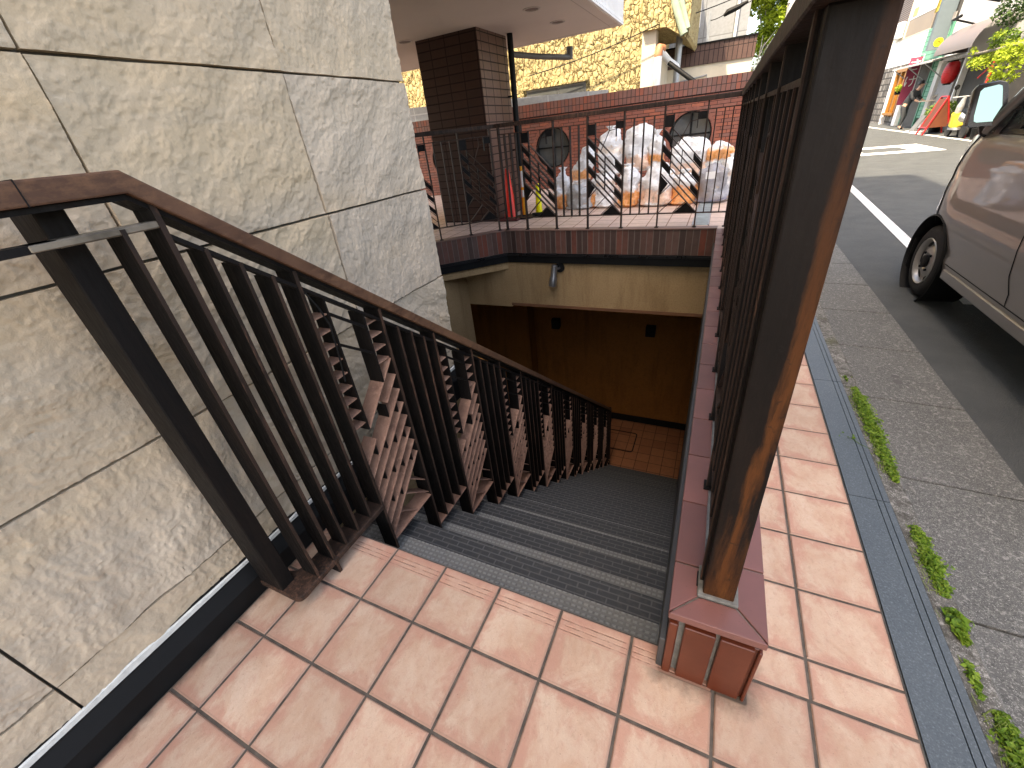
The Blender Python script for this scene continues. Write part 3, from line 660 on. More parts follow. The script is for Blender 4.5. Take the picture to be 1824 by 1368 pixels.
m.build("soffit_joint", plain("soffit_joint_tone", (.30, .26, .23), .9), can)  # joint lines as thin strips, darker than the board
for x, y in ((-1.26, 5.15), (-1.26, 6.08), (-3.12, 5.19), (-1.26, 4.22), (-3.12, 6.12)):
    m = MB(); m.lathe([(.105, 0), (.105, -.006), (.085, -.008), (.080, 0.), (.078, .09), (0., .095)], (x, y, 2.634), 'z', 28, False)
    dl = m.build("downlight", plain("downlight_trim", (.50, .46, .42), .5, var=.05), can, smooth=True)
    m = MB(); m.lathe([(.079, -.001), (.0, -.001)], (x, y, 2.634), 'z', 28, False); m.build('well_shade_disc', DLI, dl, recalc=False)
m = MB(); m.box(-.66, -.63, 1.3, 7.27, 2.640, 2.70); m.box(-9, -.66, 7.2505, 7.28, 2.640, 2.70)
for i in range(80): m.box(-.655, -.632, 1.32 + i * .0745, 1.365 + i * .0745, 2.70, 3.35)
m.build("eave_slat", 'white', can)
m = MB(); m.box(-.78, -.70, 1.3, 7.25, 2.70, 3.35)
for i in range(80): m.box(-.6302, -.6285, 1.33 + i * .0745, 1.35 + i * .0745, 2.66, 2.672)
m.build("eave_backing", 'grey_metal', can)
m = MB(); m.box(-9, -1.6, 1.3, 7.0, 2.901, 8.5); m.build("upper_storey", 'core', can)
pipe = thing("drainpipe", (-1.975, 6.10, .284), "black drainpipe standing in front of the brown column", "pipe")
m = MB(); px, py = -1.975, 6.10
m.tube([(px, py, .284), (px, py, 2.634)], .042, 14); m.build("downpipe", 'black', pipe, smooth=True)
m = MB(); m.tube([(px, py, 2.40), (px + .20, py + .55, 2.39), (px + .50, py + 1.2, 2.385)], .038, 12); m.tube([(px + .50, py + 1.2, 2.36), (px + .50, py + 1.2, 2.52)], .05, 12); m.build("branch_pipe", plain("grey_pipe", (.085, .085, .08), .5), pipe, smooth=True)
m = MB()
for z in (1.2, 1.9): m.box(-2.085, px, py - .005, py + .02, z, z + .02)
m.build("bracket", 'black', pipe)

# ================================================================== brick wall with round windows
YB = 8.95
bwall = thing("round_window_wall", (-1, YB, .284), "red brick garden wall with round windows behind the terrace", "wall")
WIN = [(-5.17, 1.08, .37), (-2.41, 1.09, .372), (.345, 1.075, .365)]
m = MB()
XL, XR, ZB, ZT = -9., 1.292, .27, 1.700
cells = [XL, -6.2, -4.0, -3.5, -1.3, -.8, XR]
def panel_with_hole(x0, x1, cx, cz, r, n=48):
    # outer rectangle to circle
    ring = []; out = []
    for i in range(n):
        t = 2 * math.pi * i / n; dx, dz = math.cos(t), math.sin(t); ring.append((cx + r * dx, cz + r * dz))
        k = min((x1 - cx) / dx if dx > 1e-6 else 1e9, (x0 - cx) / dx if dx < -1e-6 else 1e9, (ZT - cz) / dz if dz > 1e-6 else 1e9, (ZB - cz) / dz if dz < -1e-6 else 1e9)
        out.append((cx + k * dx, cz + k * dz))
    for i in range(n):
        j = (i + 1) % n
        m.quad((ring[i][0], YB, ring[i][1]), (out[i][0], YB, out[i][1]), (out[j][0], YB, out[j][1]), (ring[j][0], YB, ring[j][1]))
        m.quad((ring[i][0], YB, ring[i][1]), (ring[j][0], YB, ring[j][1]), (ring[j][0], YB + .16, ring[j][1]), (ring[i][0], YB + .16, ring[i][1]))
    for xx, zz in ((x0, ZB), (x1, ZB), (x1, ZT), (x0, ZT)):
        k = min(range(n), key=lambda q: math.hypot(out[q][0] - xx, out[q][1] - zz))
        a = [q for q in (k - 1, k, (k + 1) % n)]
        for q0, q1 in ((a[0] % n, a[1]), (a[1], a[2])):
            p, q = out[q0], out[q1]
            if abs(p[0] - q[0]) > 1e-4 and abs(p[1] - q[1]) > 1e-4: m.add([(p[0], YB, p[1]), (q[0], YB, q[1]), (xx, YB, zz)], [(0, 1, 2)])
for i, (cx, cz, r) in enumerate(WIN): panel_with_hole(XL if i == 0 else -3.8 if i == 1 else -1.0, -3.8 if i == 0 else -1.0 if i == 1 else XR, cx, cz, r)
m.box(XR - .001, XR, YB, YB + .24, ZB, ZT); m.box(XL, XR, YB + .22, YB + .24, ZB, ZT)
m.build("brickwork", 'brick_wall', bwall, recalc=False)
m = MB(); m.box(XL, XR + .015, YB - .022, YB + .27, ZT, 1.925); m.build("coping_course", 'brick_soldier', bwall)
m = MB(); m.box(XL, XR + .004, YB - .012, YB, ZT - .012, ZT - .0005); m.build("coping_joint", 'black', bwall)
for cx, cz, r in WIN:
    m = MB(); m.lathe([(r + .012, -.004), (r + .012, .0), (r - .012, .0), (r - .012, .12)], (cx, YB, cz), 'y', 48, False)
    fo = m.build("window", 'black', bwall, smooth=True)
    m = MB(); m.lathe([(0, 0), (r - .005, 0)], (cx, YB + .13, cz), 'y', 48, False); m.build("pane", 'window', fo, recalc=False)
    m = MB(); m.box(cx - .016, cx + .016, YB + .09, YB + .128, cz - r + .02, cz + r - .02); m.box(cx - r + .02, cx + r - .02, YB + .092, YB + .126, cz - .014, cz + .014); m.build("muntin", 'black', fo)
    m = MB()
    nb = 40
    for i in range(nb):
        t0, t1 = 2 * math.pi * (i + .06) / nb, 2 * math.pi * (i + .94) / nb; m.set(0, rnd())
        q = [(r + .014, t0), (r + .085, t0), (r + .085, t1), (r + .014, t1)]
        m.prism([(cx + a * math.cos(t), cz + a * math.sin(t)) for a, t in q], lambda a, d, b: (a, d, b), YB - .004, YB + .03)
    m.build("brick_surround", plain("surround_brick", (.23, .078, .052), .5, var=.35, sc=9), fo)
# ================================================================== bronze railings
def ornate(fr, u0, u1, zb, ztop, mb_s, mb_r, mb_t, mirror=False, d0=.004, d1=.076):
    """chevron lattice: slats, ladder rungs and small tabs; ztop(u) = underside of the top rail"""
    w_ = u1 - u0; k = w_ / .2935
    U = (lambda y: u1 - y * k) if mirror else (lambda y: u0 + y * k)
    Z = lambda z: zb + z * (1 if not mirror else .80)
    # inner bars
    ib, sb = .067, .215
    mb_r.bar((U(ib), Z(.60)), (U(ib), ztop(U(ib))), fr, d0, d1, .007)
    mb_r.bar((U(sb), Z(.74)), (U(sb), ztop(U(sb))), fr, d0, d1, .007)
    for i in range(9):
        z = Z(1.105 - .0585 * i)
        if z < ztop(U(0.03)) - .02: mb_t.bar((U(.004), z), (U(ib - .003), z), fr, d0 + .006, d1 - .006, .005)
    for i in range(4):
        z = Z(.995 - .058 * i)
        if z < ztop(U(.25)) - .015: mb_t.bar((U(sb + .003), z), (U(.290), z), fr, d0 + .006, d1 - .006, .005)
    if not mirror:
        for za, zc in ((1.106, .989), (.986, .876)): mb_r.bar((U(ib), Z(za)), (U(sb), Z(zc)), fr, d0 + .002, d0 + .014, .010)
    # diagonal slats
    mb_s.bar((U(.07), Z(.600)), (U(sb), Z(.740)), fr, d0, d1, .006)
    ends = [.815, .735, .66, .589, .517, .445, .373, .302]
    for j, ze in enumerate(ends):
        a = (.2915, ze); b = (.002, ze - .279)
        if j == 0: b = (.218, ze - .0725)
        if j == 1: b = (.2, .735 - .092); 
        mb_s.bar((U(b[0]), Z(b[1])), (U(a[0]), Z(a[1])), fr, d0, d1, .0065)
    mb_s.bar((U(.002), Z(.735 - .279)), (U(.085), Z(.735 - .199)), fr, d0, d1, .0065)
    for j in range(1, 7):
        for y in ((.075, .195) if j % 2 else (.135, .255)):
            z0 = ends[j + 1] - .9636 * (.2915 - y); mb_r.bar((U(y), Z(z0 + .004)), (U(y), Z(z0 + .068)), fr, d0 + .01, d1 - .004, .005)
    # chevrons under the last slat
    for a, b in (((.19, .205), (.2905, .107)), ((.14, .155), (.2905, .020)), ((.08, .095), (.178, .004))):
        mb_s.bar((U(a[0]), Z(a[1])), (U(b[0]), Z(b[1])), fr, d0 + .004, d1, .005)

def add_lattice(root, fr, u0, u1, zb, ztop, mirror=False):
    s_, r_, t_ = MB(), Multi(), Multi(); ornate(fr, u0, u1, zb, ztop, s_, r_, t_, mirror)
    o = s_.build("lattice_panel", 'slat', root, bevel=.0008); r_.build_all("lattice_bar", 'bar', o); t_.build_all("ladder_rung", 'slat', o)
def upright(root, fr, u, z0, z1, name="baluster", t=.009, d0=0., d1=.080, mat='bar'):
    m = MB(); m.set(0); m.box(u - t / 2, u + t / 2, d0 + .002, d1, z0, z1, fr)
    m.set(1); m.box(u - t / 2 - .0004, u + t / 2 + .0004, d0 - .0008, d0 + .0024, z0, z1, fr)          # rubbed front edge
    m.build(name, [mat, 'edge'], root)

# ---- stair railing by the stone wall
FL = lambda u, d, z: (-.162 - d, u, z)
zt = lambda y: 1.433 - .800 * (y + .203) if y > -.203 else 1.433
zu = lambda y: zt(y) - .045
zs = lambda y: 1.300 - .7905 * (y + .173) if y > -.173 else 1.322
rail = thing("stair_railing", (-.2, -.35, 0), "weathered bronze railing stepping down beside the stone wall", "railing")
YE = 4.93
m = MB()
m.prism([(-2.2, 1.388), (-.207, 1.388), (YE, zu(YE) - .0), (YE, zt(YE)), (-.203, 1.433), (-2.2, 1.433)], FL, -.012, .088); hr_ = m.build("handrail", 'copper', rail, bevel=.004, seg=2)
m = MB(); m.box(-.3725, -.3705, -.0135, .089, 1.387, 1.4345, FL); m.build("handrail_joint", 'black', rail)
m = MB(); m.prism([(-2.2, 1.376), (-.21, 1.376), (YE, zu(YE) - .013), (YE, zu(YE) - .001), (-.207, 1.387), (-2.2, 1.387)], FL, .004, .078); m.build("under_rail", 'bar', rail)
m = MB()
m.box(-.405, -.17, .002, .050, 1.310, 1.326, FL); m.build("top_bar", plain("tarnished_strip", (.20, .17, .13), .4, .4, var=.35, sc=14), rail, bevel=.003)
m = MB()
m.prism([(-.172, 1.288), (YE, zs(YE) - .006), (YE, zs(YE) + .008), (-.172, 1.302)], FL, .002, .030); m.build("sub_rail", 'bar', rail)
m = MB(); m.box(-2.2, -.36, .004, .05, 1.31, 1.326, FL); m.build("top_bar", 'bar', rail)
PITCH, DROP = .3035, .2425
My = lambda k: .1165 + PITCH * (k - 2)
zbk = lambda k: -.155 - DROP * (k - 2) if k > 1 else .088
# landing end post, then the first uprights and their plate
m = MB(); m.box(-.344, -.291, .083, .20, .07, 1.376, FL); m.build("end_post", 'bar', rail, bevel=.003)
m = MB(); P = [(-.349, .020), (-.342, .002), (-.325, -.006), (.118, -.006), (.118, .090), (-.235, .092), (-.262, .105), (-.276, .14), (-.280, .205), (-.349, .205)]
m.prism([(u, d) for u, d in P], lambda a, d, b: (-.162 - b, a, d), .058, .082); m.build("base_plate", 'edge', rail, bevel=.005, seg=2)
for u in (-.249, -.102, -.032, .043): upright(rail, FL, u, .081, zs(u))
upright(rail, FL, -.170, 0.0, zu(-.17), "newel_bar", .012)
for k in range(2, 18):
    y0 = My(k)
    if y0 > YE - .05: break
    upright(rail, FL, y0, zbk(k) - .06, zu(y0) - .012, "newel_bar", .011)
    y1 = min(My(k + 1), YE); zb = zbk(k)
    m = MB(); m.box(y0 + .005, y1 - .005, .0, .082, zb - .006, zb, FL); m.build("step_plate", 'slat', rail, bevel=.001)
    if k % 2 == 0: add_lattice(rail, FL, y0 + .006, y1 - .006, zb, zs)
    else:
        for q in (.25, .5, .75): upright(rail, FL, y0 + (y1 - y0) * q, zb, zs(y0 + (y1 - y0) * q))
m = MB(); m.box(YE - .01, YE + .04, .0, .08, -4.131, zt(YE), FL); m.build("end_post", 'bar', rail, bevel=.003)
# loose cable tie on the second upright
ct = MB(); ct.tube([(-.155, .120, 1.05), (-.150, .145, .99), (-.150, .165, .92), (-.153, .160, .80), (-.156, .150, .70)], .0035, 6)
tag(ct.build("cable_tie", 'black', smooth=True), "loose black cable end hanging on the stair railing", "cable")

# ---- balustrade on the parapet and round the terrace edge
bal = thing("terrace_balustrade", (1.13, .05, HZ + .03), "tall dark bronze balustrade on the parapet and round the terrace edge", "railing")
ZK = zt_c = HZ + .031
def run(fr, us, kinds, zfoot, hz=(1.505, 1.548), hr=True, sub=1.428, bot=.468, dep=.062, L=None, mirror=True):
    u0, u1 = us[0], us[-1]
    m = MB(); m.box(u0 if L is None else L[0], u1 if L is None else L[1], -.012, dep + .012, hz[0], hz[1], fr); m.build("handrail", 'edge', bal, bevel=.003)
    m = MB(); m.box(u0, u1, .004, dep - .004, sub, sub + .010, fr); m.build("sub_rail", 'edge', bal)
    m = MB(); m.box(u0, u1, .002, dep, bot - .008, bot, fr); m.build("bottom_rail", 'edge', bal)
    for i, u in enumerate(us): 
        upright(bal, fr, u, zfoot, hz[0], "newel_bar", .013, 0, dep, 'bar')
        m = MB(); m.box(u - .022, u + .022, -.008, dep, zfoot, zfoot + .006, fr); m.build("foot", 'bar', bal)
    for a, b, kd in zip(us, us[1:], kinds):
        if kd == 'o':
            s_, r_, t_ = MB(), Multi(), Multi(); flat(fr, a + .006, b - .006, bot, sub, s_, r_, t_, dep, mirror)
            o = s_.build("lattice_panel", 'edge', bal); r_.build_all("lattice_bar", 'bar', o); t_.build_all("lattice_block", 'bar', o)
        else:
            for q in (.25, .5, .75): upright(bal, fr, a + (b - a) * q, bot, sub, "baluster", .010, .002, dep, 'bar')
def flat(fr, u0, u1, zb, zt_, s_, r_, t_, dep, mirror):
    w_ = u1 - u0; U = (lambda x: u0 + x * w_) if mirror else (lambda x: u1 - x * w_)
    d0, d1 = .006, dep - .004
    def bx(mb, x0, x1, z0, z1):
        a, b = sorted((U(x0), U(x1))); mb.box(a, b, d0 + .004, d1 - .01, z0, z1, fr)
    r_.bar((U(.22), .86), (U(.22), zt_), fr, d0, d1, .008); r_.bar((U(.80), 1.28), (U(.80), zt_), fr, d0, d1, .007); r_.bar((U(.5), .80), (U(.5), 1.02), fr, d0, d1, .006)
    bx(t_, 0, .22, 1.315, zt_ - .004); bx(t_, .80, 1., 1.355, zt_ - .004)
    s_.bar((U(.80), 1.355), (U(.62), 1.345), fr, d0, d0 + .012, .007); s_.bar((U(.62), 1.345), (U(.38), 1.15), fr, d0, d0 + .012, .007); s_.bar((U(.62), 1.345), (U(.62), zt_), fr, d0, d0 + .012, .006)
    sl = .405
    def slat(zl, x0=0., x1=1.): s_.bar((U(x0), zl - sl * x0), (U(x1), zl - sl * x1), fr, d0, d1, .008)
    Zl = [1.300 - .0705 * j for j in range(7)]
    slat(Zl[0] + .085, .22)
    for j, z in enumerate(Zl): slat(z, 0. if j % 2 == 0 else .22, 1.)
    for j in (0, 2, 4):                       # dark blocks, left column then right column
        a, b = sorted((U(0.005), U(.215))); zl = Zl[j]
        t_.prism([(U(.005), zl - .01), (U(.215), zl - sl * .215 - .01), (U(.215), zl - sl * .215 - .066), (U(.005), zl - .066)], fr, d0 + .004, d1 - .012)
        t_.prism([(U(.79), zl + .075 - sl * .79), (U(.995), zl + .075 - sl), (U(.995), zl + .015 - sl), (U(.79), zl + .015 - sl * .79)], fr, d0 + .004, d1 - .012)
    for x in (.5,):
        for j in (1, 3, 5): r_.bar((U(x), Zl[j] - sl * x), (U(x), Zl[j] - sl * x + .066), fr, d0, d1, .006)
    zl = Zl[6]
    t_.prism([(U(.005), zl - .02), (U(.20), zl - sl * .20 - .02), (U(.005), zl - .21)], fr, d0 + .004, d1 - .012)
    s_.bar((U(0.01), zl - .21), (U(.27), zl - sl * .27), fr, d0, d1, .007); s_.bar((U(.02), zb + .01), (U(.52), zl - sl * .52), fr, d0, d1, .007); s_.bar((U(.40), zb + .005), (U(.72), zl - sl * .72), fr, d0, d1, .008)
    t_.prism([(U(.43), zb + .004), (U(.99), zb + .004), (U(.72), zl - sl * .72 - .012)], fr, d0 + .004, d1 - .012)
FR = lambda u, d, z: (1.098 + d - .0125 * (z - .31), u, z)
ys = [.30, .424] + [.424 + .4125 * i for i in range(1, 10)] + [4.545]
ys = [.424 + .4125 * i for i in range(0, 10)] + [4.545]
run(FR, [.05] + ys, ['b'] + ['o' if i % 2 == 0 else 'b' for i in range(10)], ZK, dep=.075, L=(-.05, 4.62), mirror=False)
FF = lambda u, d, z: (u, 4.525 - u * .012 + d, z)
run(FF, [-1.567, -1.267, -.855, -.444, -.032, .384, .793, 1.10], ['b', 'o', 'b', 'o', 'b', 'o', 'b'], .3125, dep=.055, L=(-1.60, 1.112))
cd = Vector((-2.330 + 1.600, 3.886 - 4.546)).normalized(); cn = Vector((cd.y, -cd.x)); cn = cn if cn.y > 0 else -cn
c0 = Vector((-1.600, 4.546)) + cn * .02
FC = lambda u, d, z: (c0.x + cd.x * u + cn.x * d, c0.y + cd.y * u + cn.y * d, z)
run(FC, [.06, .47, .88, 1.29, 1.70, 2.1], ['o', 'b', 'o', 'b', 'o'], .3125, dep=.055, L=(-.0, 2.2), mirror=False)
m = MB(); m.hexa([(1.106, .006, ZK - .001), (1.180, .006, ZK - .001), (1.180, .080, ZK - .001), (1.106, .080, ZK - .001), (1.090, .006, 1.506), (1.164, .006, 1.506), (1.164, .080, 1.506), (1.090, .080, 1.506)]); m.build("end_post", 'post', bal, bevel=.004, seg=2)
m = MB(); m.box(1.093, 1.191, -.004, .092, ZK - .001, ZK + .010); m.build("post_mortar", 'grout_light', bal, bevel=.003)
m = MB(); m.box(1.1195, 1.1255, .0805, 4.5, ZK + .02, ZK + .03); m.build("base_strip", 'bar', bal)
# ================================================================== things on the terrace
TZ = .285
cone = thing("traffic_cone", (-1.90, 5.42, TZ), "tall red traffic cone standing beside the drainpipe", "cone")
m = MB(); c = (-1.90, 5.42, TZ)
m.lathe([(.105, .035), (.100, .06), (.028, .70), (.022, .715), (.0, .715)], c, 'z', 28, False)
m.build("cone_body", plain("red_plastic", (.85, .030, .014), .4, var=.12, sc=8, bmp=.04), cone, smooth=True)
m = MB(); m.lathe([(.107, .036), (.106, .05)], c, 'z', 28, False); m.build("base_ring", plain("dark_red_plastic", (.30, .01, .008), .5), cone, smooth=True)
m = MB(); m.box(c[0] - .165, c[0] + .165, c[1] - .165, c[1] + .165, TZ + .001, TZ + .036); m.build("base", plain("maroon_rubber_base", (.075, .012, .012), .6), cone, bevel=.012, seg=2)
post = thing("marker_post", (-1.72, 5.55, TZ), "orange and white striped marker post behind the red cone", "post")
m = MB()
OR = plain("orange_plastic", (.80, .34, .02), .45, var=.12); WR = plain("white_reflective", (.72, .72, .68), .4, var=.06)
zz = [.02, .30, .40, .44, .56, .66, .72]; cols = [0, 1, 0, 1, 1, 0]
rad = lambda z: .040 - .022 * z
for (a, b), k in zip(zip(zz, zz[1:]), cols):
    m.set(k); m.lathe([(rad(a), a), (rad(b), b)], (-1.72, 5.55, TZ), 'z', 20, b > .71)
m.build("striped_tube", [OR, WR], post, smooth=True)
m = MB(); m.lathe([(0.16, .0), (.155, .03), (.06, .05), (.045, .05)], (-1.72, 5.55, TZ), 'z', 24, True); m.build("base", 'black', post, smooth=True)
pk = thing("yellow_marker", (-1.49, 5.62, TZ), "short yellow marker with black foot beside the striped post", "post")
m = MB(); m.lathe([(.055, .04), (.05, .09), (.035, .42), (.020, .46), (0, .465)], (-1.53, 5.68, TZ), 'z', 20, False); m.build("marker_body", plain("yellow_plastic", (.85, .78, .01), .45, var=.08), pk, smooth=True)
m = MB(); m.tube([(-1.62, 5.60, TZ + .03), (-1.50, 5.64, TZ + .03), (-1.41, 5.70, TZ + .035)], [.028, .032, .022], 10); m.lathe([(.11, .0), (.10, .04), (.05, .05)], (-1.53, 5.68, TZ), 'z', 20); m.build("foot", 'black', pk, smooth=True)
fl = MB(); fl.cbox(-1.47, -1.18, 6.35, 6.6, TZ, TZ + .30, .05)
tag(fl.build("foam_box", plain("cream_foam", (.70, .66, .58), .6, var=.06), bevel=.02, seg=2), "cream foam box standing left of the rubbish bags", "box")

def mat_bag(name, base, fill, fillz0, fillz1, mixk=.5):
    s = S(name); o = s.n('ShaderNodeTexCoord').outputs['Object']; p = s.sep(o); r = s.rnd()
    off = s.vmath('ADD', o, s.comb(s.math('MULTIPLY', r, 9.), s.math('MULTIPLY', r, 5.), 0.))
    a = s.noise(6, 5, .6, .6, off); b = s.noise(16, 4, .65, .8, off); cr = s.voro(5.5, 'DISTANCE_TO_EDGE', s.vmath('ADD', off, s.comb(s.math('MULTIPLY', b, .25), s.math('MULTIPLY', a, .25), 0.)))
    h = s.math('ADD', p[2], s.math('MULTIPLY', s.math('SUBTRACT', a, .5), .25))
    inb = s.math('MULTIPLY', s.rng(h, fillz0, fillz0 + .04), s.rng(h, fillz1, fillz1 - .04))
    col = s.mix(s.rng(b, .45, .75), base, tuple(x * .78 for x in base))
    fc = s.mix(s.rng(b, .36, .62), fill, tuple(min(1, x * 1.2 + .16) for x in fill))
    col = s.mix(s.math('MULTIPLY', inb, mixk), col, fc)
    col = s.mix(s.rng(s.noise(11, 2, .5, 0, off), .64, .70, 0, .5), col, (.30, .26, .22)); col = s.mix(s.rng(s.noise(8, 2, .5, .3, off), .66, .72, 0, .5), col, (.62, .34, .09))
    hgt = s.math('ADD', s.rng(cr, 0., .16, 0., .6), s.math('MULTIPLY', b, .7))
    s.b.inputs['Transmission Weight'].default_value = 0.0
    s.b.inputs['Coat Weight'].default_value = .2; s.b.inputs['Coat Roughness'].default_value = .15
    s.b.inputs['Subsurface Weight'].default_value = 0.0
    return s.done(col, s.rng(b, .3, .7, .25, .45), 0, s.bump(hgt, .6, .018), .5)
WHT = (.84, .84, .82); ORG = (.72, .25, .02)
BAGM = {'orange': mat_bag("clear_bag_orange_fill", WHT, ORG, -.3, .26, .95), 'orange_top': mat_bag("clear_bag_orange_band", WHT, ORG, .16, .34, .95), 'peach': mat_bag("clear_bag_peach_fill", WHT, (.66, .40, .25), .02, .24, .8),
        'white': mat_bag("clear_bag_white_fill", (.88, .88, .86), (.70, .42, .18), .30, .42, .4), 'grey': mat_bag("clear_bag_grey_fill", (.46, .47, .46), (.30, .31, .31), .0, .3, .6), 'dark': mat_bag("clear_bag_dark_fill", (.33, .32, .33), (.12, .13, .22), .0, .08, .8)}
def bag(x, y, z, w_, d_, h_, kind, label, tie=True, seed=0, lean=0.):
    root = thing("rubbish_bag", (x, y, z), label, "rubbish bag", "full rubbish bags piled on the terrace")
    rs = random.Random(seed); ph = rs.random() * 50; m = MB()
    def fn(u, v):
        t = 2 * math.pi * v; zz_ = u
        if zz_ < .08: rr_ = .55 + .45 * math.sin(zz_ / .08 * math.pi / 2)
        elif zz_ < .62: rr_ = 1.0 - .10 * (zz_ - .08)
        else: rr_ = max(.03, .945 * (1 - ((zz_ - .62) / .38) ** 2.0) ** .6 + .02)
        ct_, st_ = math.cos(t), math.sin(t)
        e = 2.6; q = (abs(ct_) ** e + abs(st_) ** e) ** (-1 / e)
        p = Vector((ct_ * q * w_ / 2 * rr_, st_ * q * d_ / 2 * rr_, zz_ * h_))
        n = mnoise.fractal(Vector((p.x * 5 + ph, p.y * 5, p.z * 5)), .9, 2.0, 3) * .055 + abs(mnoise.noise(Vector((p.x * 12 + ph, p.y * 12 + ph, p.z * 7)))) * -.028
        dd = Vector((ct_, st_, .3)); p += dd * n * min(1, zz_ * 12 + .1)
        p.z = max(.0, p.z + (n * .4 if zz_ > .1 else 0)); p.x += lean * zz_ * h_
        return (p.x + x, p.y + y, p.z + z)
    m.grid(fn, 30, 40, wrap=True); m.build("bag_body", BAGM[kind], root, smooth=True)
    if tie:
        m = MB(); cx, cy, cz = x + lean * h_, y, z + h_ * .97
        def fk(u, v):
            t = 2 * math.pi * v; r = .018 + .05 * u ** 1.5 * (1 + .5 * math.sin(5 * t + ph)) * min(1, w_ * 3)
            return (cx + r * math.cos(t), cy + r * math.sin(t), cz - .02 + .075 * u)
        m.grid(fk, 6, 20, wrap=True); m.build("bag_knot", BAGM['white'], root, smooth=True)
    return root
bag(-1.32, 6.28, TZ, .29, .26, .57, 'orange', "narrow clear rubbish bag with an orange corner, leftmost of the pile", True, 1)
bag(-1.13, 6.50, TZ + .22, .32, .3, .66, 'orange_top', "leaning clear bag with a wide orange band behind the narrow left bag", False, 2, .28)
bag(-1.04, 6.20, TZ, .46, .32, .36, 'grey', "low slumped grey bag at the front left of the pile", True, 3)
bag(-.66, 6.72, TZ + .40, .42, .36, .66, 'white', "white bag with an orange smear, upper left of the pile", True, 4)
bag(-.79, 6.30, TZ, .30, .28, .44, 'orange', "small orange filled bag behind the left lattice panel", True, 5)
bag(-.62, 6.24, TZ, .34, .3, .50, 'white', "plain whitish bag at the foot of the pile left of centre", True, 15)
bag(-.22, 6.72, TZ + .44, .45, .38, .66, 'peach', "big white topped bag, highest of the whole pile", False, 6)
bag(-.26, 6.22, TZ, .32, .3, .55, 'orange', "bright orange bottomed bag in the front middle of the pile", True, 7)
bag(.05, 6.66, TZ + .36, .28, .3, .58, 'orange_top', "slim bag with an orange middle just right of the highest bag", True, 8)
bag(.14, 6.22, TZ, .48, .34, .58, 'peach', "wide pinkish clear bag drooping at the front right of centre", False, 9, .10)
bag(.53, 6.68, TZ + .30, .60, .40, .56, 'peach', "broad bag of peach and white waste under the right round window", False, 10)
bag(.52, 6.24, TZ, .36, .3, .42, 'orange', "small squat bag with orange fill behind the right lattice panel", True, 11)
bag(.90, 6.30, TZ, .40, .3, .53, 'dark', "boxy dark grey bag with a white paper label, at the right end", False, 12)
bag(.93, 6.62, TZ + .36, .42, .34, .40, 'orange_top', "bag with orange top lying above the boxy dark bag", False, 13)
bag(1.10, 6.52, TZ, .28, .3, .56, 'white', "pale bag tucked behind the boxy dark bag at the balustrade", True, 14)
m = MB(); m.quad((.80, 6.128, TZ + .33), (.92, 6.128, TZ + .33), (.92, 6.124, TZ + .42), (.80, 6.124, TZ + .42))
lb = m.build("paper_label", 'white', None, recalc=False); bg = [o for o in D.objects if o.name.startswith('rubbish_bag') and 'boxy dark grey' in o['label']][0]
lb.parent = bg; lb.data.transform(Matrix.Translation(-org(bg)))

# ================================================================== buildings behind the terrace
gf = thing("block_fence", (-4, 9.9, 0), "plain grey concrete fence behind the brick garden wall", "fence")
m = MB(); m.hexa([(-9.2, 9.60, 0), (-1.4, 9.60, 0), (-1.4, 9.72, 0), (-9.2, 9.72, 0), (-9.2, 9.60, 2.40), (-1.4, 9.60, 2.02), (-1.4, 9.72, 2.02), (-9.2, 9.72, 2.40)]); m.build("fence_panel", 'concrete_block', gf)
m = MB()
for z in (1.62, 1.95): m.box(-9.2, -5.2, 9.56, 9.598, z, z + .025)
m.build("rail", 'grey_metal', gf)
def mat_yellow():
    s = S("yellow_flaked_stucco"); v = s.rot(s.pos, (0, .5, 0), k=(1, 1, .72))
    d = s.noise(4, 4, .6); vv = s.vmath('ADD', v, s.comb(s.math('MULTIPLY', d, .22), 0., s.math('MULTIPLY', d, .3)))
    e = s.voro(10.0, 'DISTANCE_TO_EDGE', vv); g = s.rng(s.noise(3.5, 3), .36, .5)
    line = s.math('MULTIPLY', s.rng(e, .075, .02, 0., 1., 'SMOOTHSTEP'), g); rel = s.voro(10.0, 'F1', vv)
    n = s.noise(30, 4)
    col = s.mix(s.rng(n, .3, .7), (.42, .335, .155), (.50, .405, .21)); col = s.mix(s.math('MULTIPLY', line, .85), col, (.14, .095, .035))
    h = s.math('SUBTRACT', s.math('MULTIPLY', rel, -.8), line)
    return s.done(col, .85, 0, s.bump(h, 1.0, .05), .2)
M['yellow'] = mat_yellow()
M['cream'] = plain("cream_render", (.62, .56, .44), .8, var=.10, sc=2, bmp=.15)
yb = thing("yellow_house", (-3, 10.6, 0), "yellow house with rough flaked stucco and a white corner strip", "house")
m = MB(); m.box(-11, -.90, 10.6, 18, 0, 7); m.build("stucco_wall", 'yellow', yb)
m = MB(); m.box(-.899, -.62, 10.57, 10.9, 0, 2.98); m.box(-.899, -.63, 10.9, 14, 0, 2.6); m.build("corner_strip", 'cream', yb)
wn = MB(); wn.box(-3.6, -2.12, 10.585, 10.60, 1.90, 2.29); wf = wn.build("window", 'alu', yb)
m = MB(); m.box(-3.56, -2.80, 10.578, 10.5845, 1.90, 2.255); m.box(-2.77, -2.15, 10.576, 10.5845, 1.90, 2.255); m.build("pane", 'window', wf)
m = MB(); m.box(-3.7, -2.05, 10.53, 10.60, 2.30, 2.33); m.build("window_hood", 'yellow', yb)
m = MB(); m.prism([(-.899, 2.96), (-.42, 2.96), (-.02, 2.72), (.02, 2.78), (.02, 5), (-.899, 5)], W, 10.45, 13.0); m.build("overhanging_bay", 'yellow', yb)
